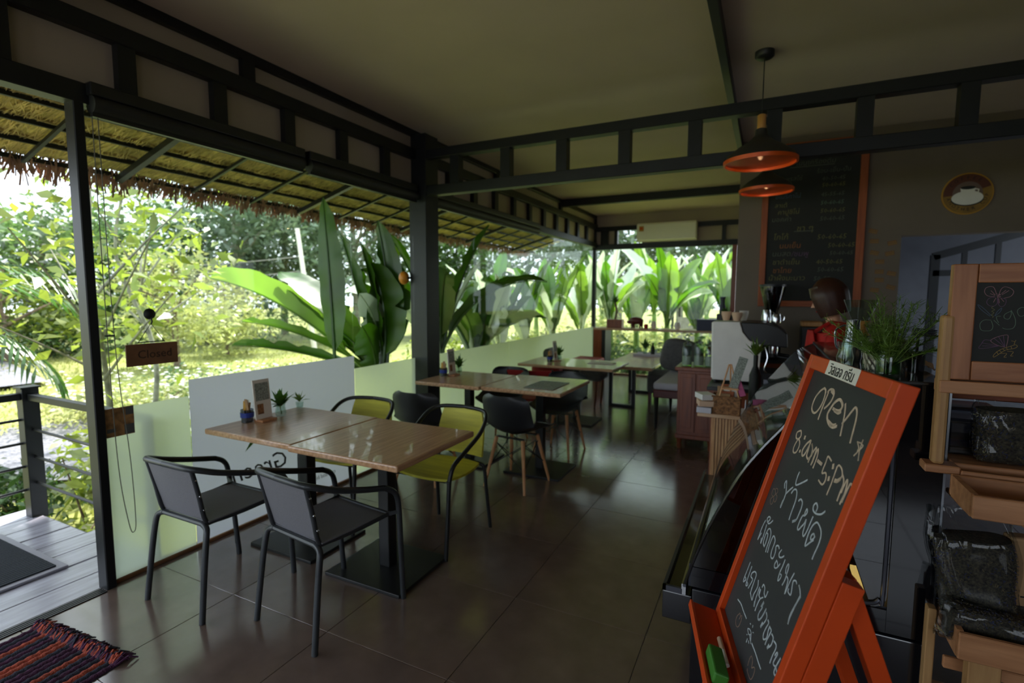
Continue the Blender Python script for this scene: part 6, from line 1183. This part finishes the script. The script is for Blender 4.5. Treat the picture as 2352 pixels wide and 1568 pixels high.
o = fm.build('white_flowers', X['flower'], None, kind='stuff'); o['label'] = 'small white blossoms over the low garden beds'; o['category'] = 'flowers'
def gbl(i):
    r = R_; x, y = pos(r.uniform(-40, 900), r.uniform(6.0, 26.0)); h = r.uniform(0.03, 0.09); w = r.uniform(0.01, 0.02) * 2; a = r.uniform(0, 3); dx, dy = math.cos(a) * w, math.sin(a) * w; z = gh(x, y) - 0.01
    return [(x, y, z), (x + dx, y + dy, z), (x + dx * 1.6 + r.uniform(-.03, .03), y + dy * 1.6, z + h), (x + dx * 0.6, y + dy * 0.6, z + h)]
o = strips(9000, gbl, 'lawn_grass', X['grass'], None); o['label'] = 'short sunlit grass of the garden lawn'; o['category'] = 'grass'
# banana plants: each leaf its own part
def banana_leaf(par, base, az, e0, e1, L, Wd, m='ban', roll=0.0, fold=0.5, seed=0, pet=0.18, tears=2):
    rr = random.Random(seed); N = 18; p = Vector(base); P = [p.copy()]; T = []
    for i in range(N):
        e = e0 + (e1 - e0) * ((i + 1) / N) ** 1.3; d = Vector((math.cos(az) * math.cos(e), math.sin(az) * math.cos(e), math.sin(e))); T.append(d); p = p + d * (L / N); P.append(p.copy())
    T.append(T[-1]); hz = Vector((-math.sin(az), math.cos(az), 0)); vs = []; fs = []
    tear = {(rr.randrange(6, N - 2), rr.choice((0, 4))): rr.uniform(0.35, 0.7) for _ in range(tears)}
    for i in range(N + 1):
        t = i / N; nrm = hz.cross(T[i]).normalized() * -1; sd = (Matrix.Rotation(roll, 3, T[i]) @ hz); nn = (Matrix.Rotation(roll, 3, T[i]) @ nrm)
        q = max(0.0, (t - pet) / (1 - pet)); w = Wd * (math.sin(PI * min(1.0, q * 0.94 + 0.06)) ** 0.55 if q > 0 else 0) * (1 - 0.12 * q) if q > 0 else 0.0
        w = max(w, 0.012 if t < 0.99 else 0.004); 
        for j, k in enumerate((-1, -0.55, 0, 0.55, 1)):
            ww = w * tear.get((i, 0 if k < 0 else 4), 1.0) if abs(k) == 1 else w
            vs.append(P[i] + sd * k * ww * math.cos(fold * 0.6) + nn * (abs(k) * ww * math.sin(fold) - (0.10 * ww * k * k)) + nn * 0.012 * math.sin(i * 1.9 + k * 3) * abs(k))
    for i in range(N):
        for j in range(4): fs.append((i * 5 + j, (i + 1) * 5 + j, (i + 1) * 5 + j + 1, i * 5 + j + 1))
    lf_ = MB().add(vs, fs); lf_.tube([P[k] - (hz.cross(T[k]).normalized() * -1) * 0.008 for k in range(0, N + 1, 2)], [0.022 * (1 - 0.09 * k) for k in range(N // 2 + 1)], 5)
    return lf_.build('leaf', X[m], par, smooth=True)
def banana(label, x, y, h, specs, seed, group='banana plants'):
    t = thing('banana_plant', label, 'banana plant', (x, y, ZG), 0, group); rr = random.Random(seed)
    MB().tube([(0, 0, -0.05), (0.02, 0.01, h * 0.5), (0.0, 0.03, h)], [0.11, 0.085, 0.05], 10).build('stem', X['stem'], t, smooth=True)
    for i, s in enumerate(specs): banana_leaf(t, (0.0, 0.0, h * rr.uniform(0.8, 1.0)), *s, seed=seed * 31 + i)
    return t
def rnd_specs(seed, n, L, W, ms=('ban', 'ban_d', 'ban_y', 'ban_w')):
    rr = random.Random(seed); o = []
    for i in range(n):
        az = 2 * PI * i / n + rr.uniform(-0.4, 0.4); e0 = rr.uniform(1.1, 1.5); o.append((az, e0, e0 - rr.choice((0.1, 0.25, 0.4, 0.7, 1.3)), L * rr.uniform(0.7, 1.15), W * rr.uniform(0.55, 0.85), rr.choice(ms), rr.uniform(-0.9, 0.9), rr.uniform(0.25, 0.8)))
    return o
# the fan of leaves just outside the middle pane
def to_leaf(par, base, tip, W, m, sag=0.0, roll=0.0, fold=0.6, seed=0, pet=0.15, tears=1):
    b = Vector(base); d = Vector(tip) - b; az = math.atan2(d.y, d.x); e = math.atan2(d.z, math.hypot(d.x, d.y)); L = d.length * (1 + 0.04 * sag)
    return banana_leaf(par, tuple(b - Vector(par.location)), az, e + sag * 0.5, e - sag * 0.45, L, W, m, roll, fold, seed, pet, tears)
bp = thing('banana_plant', 'big banana plant with one tall upright leaf before the thatch, left of the column', 'banana plant', (-3.95, 4.55, ZG), 0, 'banana plants')
MB().tube([(0, 0, 0), (0.03, 0, 0.6), (0.0, 0.02, 1.3)], [0.12, 0.09, 0.05], 10).build('stem', X['stem'], bp, smooth=True)
MB().tube([(0.25, 0.2, 0), (0.22, 0.2, 0.6), (0.18, 0.15, 1.2)], [0.09, 0.07, 0.04], 10).build('stem', X['stem'], bp, smooth=True)
to_leaf(bp, (-4.10, 4.02, 0.72), (-4.17, 3.98, 2.50), 0.165, 'ban', 0.05, 1.25, 0.25, 1, 0.12, 0)
to_leaf(bp, (-3.95, 4.4, 0.6), (-6.35, 4.15, 1.62), 0.33, 'ban_y', 0.55, 0.6, 0.7, 2, 0.18, 1)
to_leaf(bp, (-4.0, 4.5, 0.75), (-5.35, 4.35, 1.72), 0.27, 'ban_d', 0.5, -0.35, 0.25, 3, 0.25, 3)
to_leaf(bp, (-3.98, 4.5, 0.6), (-5.75, 4.0, 0.85), 0.22, 'ban_d', 0.35, 0.3, 0.5, 4, 0.15, 2)
to_leaf(bp, (-3.98, 4.5, 0.65), (-5.9, 4.25, 1.12), 0.15, 'ban_y', 0.4, 0.5, 0.5, 5, 0.2, 1)
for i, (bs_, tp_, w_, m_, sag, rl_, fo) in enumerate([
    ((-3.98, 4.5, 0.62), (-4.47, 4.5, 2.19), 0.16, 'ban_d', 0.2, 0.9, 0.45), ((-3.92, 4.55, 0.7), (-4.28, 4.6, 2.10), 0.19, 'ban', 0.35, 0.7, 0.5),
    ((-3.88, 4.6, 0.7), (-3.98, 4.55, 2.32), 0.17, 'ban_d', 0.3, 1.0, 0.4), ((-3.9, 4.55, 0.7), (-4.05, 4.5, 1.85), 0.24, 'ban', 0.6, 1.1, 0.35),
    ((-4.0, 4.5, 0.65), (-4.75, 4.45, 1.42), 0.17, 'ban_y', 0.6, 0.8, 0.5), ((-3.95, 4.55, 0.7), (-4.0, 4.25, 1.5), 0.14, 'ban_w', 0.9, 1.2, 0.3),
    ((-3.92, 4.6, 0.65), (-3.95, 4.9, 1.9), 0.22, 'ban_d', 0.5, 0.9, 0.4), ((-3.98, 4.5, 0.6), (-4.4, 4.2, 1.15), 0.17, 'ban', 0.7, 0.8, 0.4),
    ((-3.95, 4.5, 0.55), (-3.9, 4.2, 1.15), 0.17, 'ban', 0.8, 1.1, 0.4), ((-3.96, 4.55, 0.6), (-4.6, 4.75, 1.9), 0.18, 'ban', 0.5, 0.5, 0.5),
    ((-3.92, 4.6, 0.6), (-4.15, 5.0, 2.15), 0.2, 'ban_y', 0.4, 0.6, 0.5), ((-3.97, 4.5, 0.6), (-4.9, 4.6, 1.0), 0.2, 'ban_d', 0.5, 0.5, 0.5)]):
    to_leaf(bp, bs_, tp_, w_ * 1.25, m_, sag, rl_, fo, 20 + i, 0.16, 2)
bl = [
    ('tall banana plant directly behind the column with upright leaves', 1010, 6.9, 1.4, 8, 1.75, 0.24, 101), ('banana plant behind the green film past the column', 1090, 7.6, 1.2, 7, 1.5, 0.23, 102),
    ('banana plant behind the glass over the second table', 1150, 8.8, 1.3, 7, 1.5, 0.23, 103), ('banana plant over the third table, near side', 1210, 10.0, 1.3, 7, 1.6, 0.25, 104),
    ('banana plant over the third table, far side', 1270, 11.2, 1.3, 7, 1.6, 0.25, 105), ('banana plant by the corner mullion', 1335, 12.0, 1.4, 7, 1.7, 0.26, 106),
    ('banana plant in the far window right after the mullion', 1400, 12.4, 1.5, 8, 1.7, 0.27, 107), ('banana plant behind the carved animal on the window bar', 1460, 12.8, 1.4, 8, 1.7, 0.27, 108),
    ('banana plant with big upright leaves in the middle of the far window', 1530, 12.2, 1.6, 9, 1.9, 0.28, 109), ('banana plant behind the blue box on the window bar', 1600, 12.8, 1.4, 8, 1.7, 0.27, 110),
    ('banana plant at the counter edge of the far window', 1670, 12.4, 1.5, 8, 1.7, 0.27, 111), ('second row banana plant behind the near mullion', 1380, 15.0, 1.8, 8, 2.0, 0.3, 112),
    ('second row banana plant in the far window centre', 1500, 15.5, 1.8, 8, 2.0, 0.3, 113), ('second row banana plant toward the counter end', 1620, 15.5, 1.8, 8, 2.0, 0.3, 114), ('second row banana plant over the far tables', 1230, 14.0, 1.6, 8, 1.8, 0.28, 115), ('second row banana plant past the column', 1120, 12.0, 1.5, 8, 1.7, 0.27, 116)]
for lab, px_, d, h, n, L, W_, sd in bl:
    x, y = pos(px_, d); x = min(x, -3.7) if y < 9.8 else x
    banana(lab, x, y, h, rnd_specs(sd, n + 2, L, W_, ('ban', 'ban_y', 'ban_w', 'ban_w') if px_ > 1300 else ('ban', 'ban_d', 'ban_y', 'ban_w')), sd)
# palm beside the deck
pl_ = thing('palm', 'palm with arching feathery fronds at the deck side', 'palm', (-7.0, 1.2, ZG)); MB().tube([(0, 0, -0.1), (0.05, 0.02, 0.9), (0.0, 0.0, 1.6)], [0.12, 0.10, 0.07], 9).build('trunk', X['bark'], pl_, smooth=True)
rr = random.Random(2)
for i, (az, e0, L) in enumerate(((0.85, 1.05, 2.1), (0.45, 0.75, 2.0), (1.4, 1.0, 1.9), (2.2, 0.9, 1.8), (3.1, 0.9, 1.8), (4.0, 0.9, 1.8), (4.9, 0.9, 1.8), (5.7, 0.9, 1.7), (1.05, 0.55, 1.7))):
    m_ = MB(); pts = []; p = Vector((0, 0, 1.6)); 
    for k in range(15):
        e = e0 - 1.75 * (k / 14) ** 1.2; d = Vector((math.cos(az) * math.cos(e), math.sin(az) * math.cos(e), math.sin(e))); p = p + d * L / 14; pts.append((p.copy(), d))
    m_.tube([q for q, _ in pts], [0.014 * (1 - 0.06 * k) for k in range(15)], 5)
    for k in range(1, 15):
        for sgn in (-1, 1):
            for f in (0.0, 0.5):
                q, d = pts[k]; q = q - d * f * L / 14; s_ = Vector((-math.sin(az), math.cos(az), 0)) * sgn; l = 0.50 * math.sin(PI * (k / 16.0) ** 0.7) + 0.08; ld = (s_ * 0.8 + d * 0.75 + Vector((0, 0, -0.35))).normalized(); w = ld.cross(Vector((0, 0, 1))).normalized() * 0.014
                m_.add([q, q + ld * l * 0.5 + w, q + ld * l + Vector((0, 0, -0.05)), q + ld * l * 0.5 - w], [(0, 1, 2, 3)])
    m_.build('frond', X['pot_leaf'], pl_)
# leaning pole with cables
up_ = thing('utility_pole', 'pale leaning pole with drooping cables in front of the forest', 'pole', (*pos(722, 21.0), ZG)); MB().tube([(0, 0, 0), (-0.55, -0.15, 4.6)], [0.10, 0.08], 8).build('pole', X['paper'], up_)
for i, z in enumerate((3.55, 3.0, 2.7)):
    MB().tube(bez([(-0.42, -0.1, z), (-3.5, -2.0, z - 0.35), (-8.0, -4.0, z - 0.3)], 5), 0.02, 4).build('cable', X['concrete'], up_)
def outdoor_chair(i, x, y): pass
hs = thing('garden_shelter', 'small pale roofed shelter among the bananas past the counter end', 'shelter', (*pos(1608, 22.0), ZG)); MB().prism([(-1.2, 2.3), (1.2, 2.3), (0.8, 3.0), (-0.8, 3.0)], -1.0, 1.0).build('roof', X['whitecush'], hs)
for x in (-1.0, 0.95):
    for y in (-0.9, 0.85): MB().box(x, x + 0.08, y, y + 0.08, 0, 2.3).build('post', X['steel'], hs)
MB().box(-1.0, 1.0, 0.7, 0.8, 0, 1.2).build('back_wall', X['concrete'], hs)
# low pale bollard light on the lawn behind the door film
gl = thing('round_garden_lamp', 'round white garden lamp low behind the door film', 'garden lamp', (*pos(316, 7.0), ZG)); MB().blob((0, 0, 0.50), (0.085, 0.085, 0.085), 14, 9).build('globe', X['white'], gl, smooth=True); MB().tube([(0, 0, 0), (0, 0, 0.43)], 0.02, 8).build('post', X['steel'], gl)

# auto groups: repeats of one kind carry one shared phrase
cnt = {}
for o in COL.objects:
    if o.parent is None and 'category' in o: cnt.setdefault(o.name.split('.')[0], []).append(o)
for k, v in cnt.items():
    if len(v) > 1:
        for o in v:
            if 'group' not in o: o['group'] = 'the ' + k.replace('_', ' ') + ' pieces'
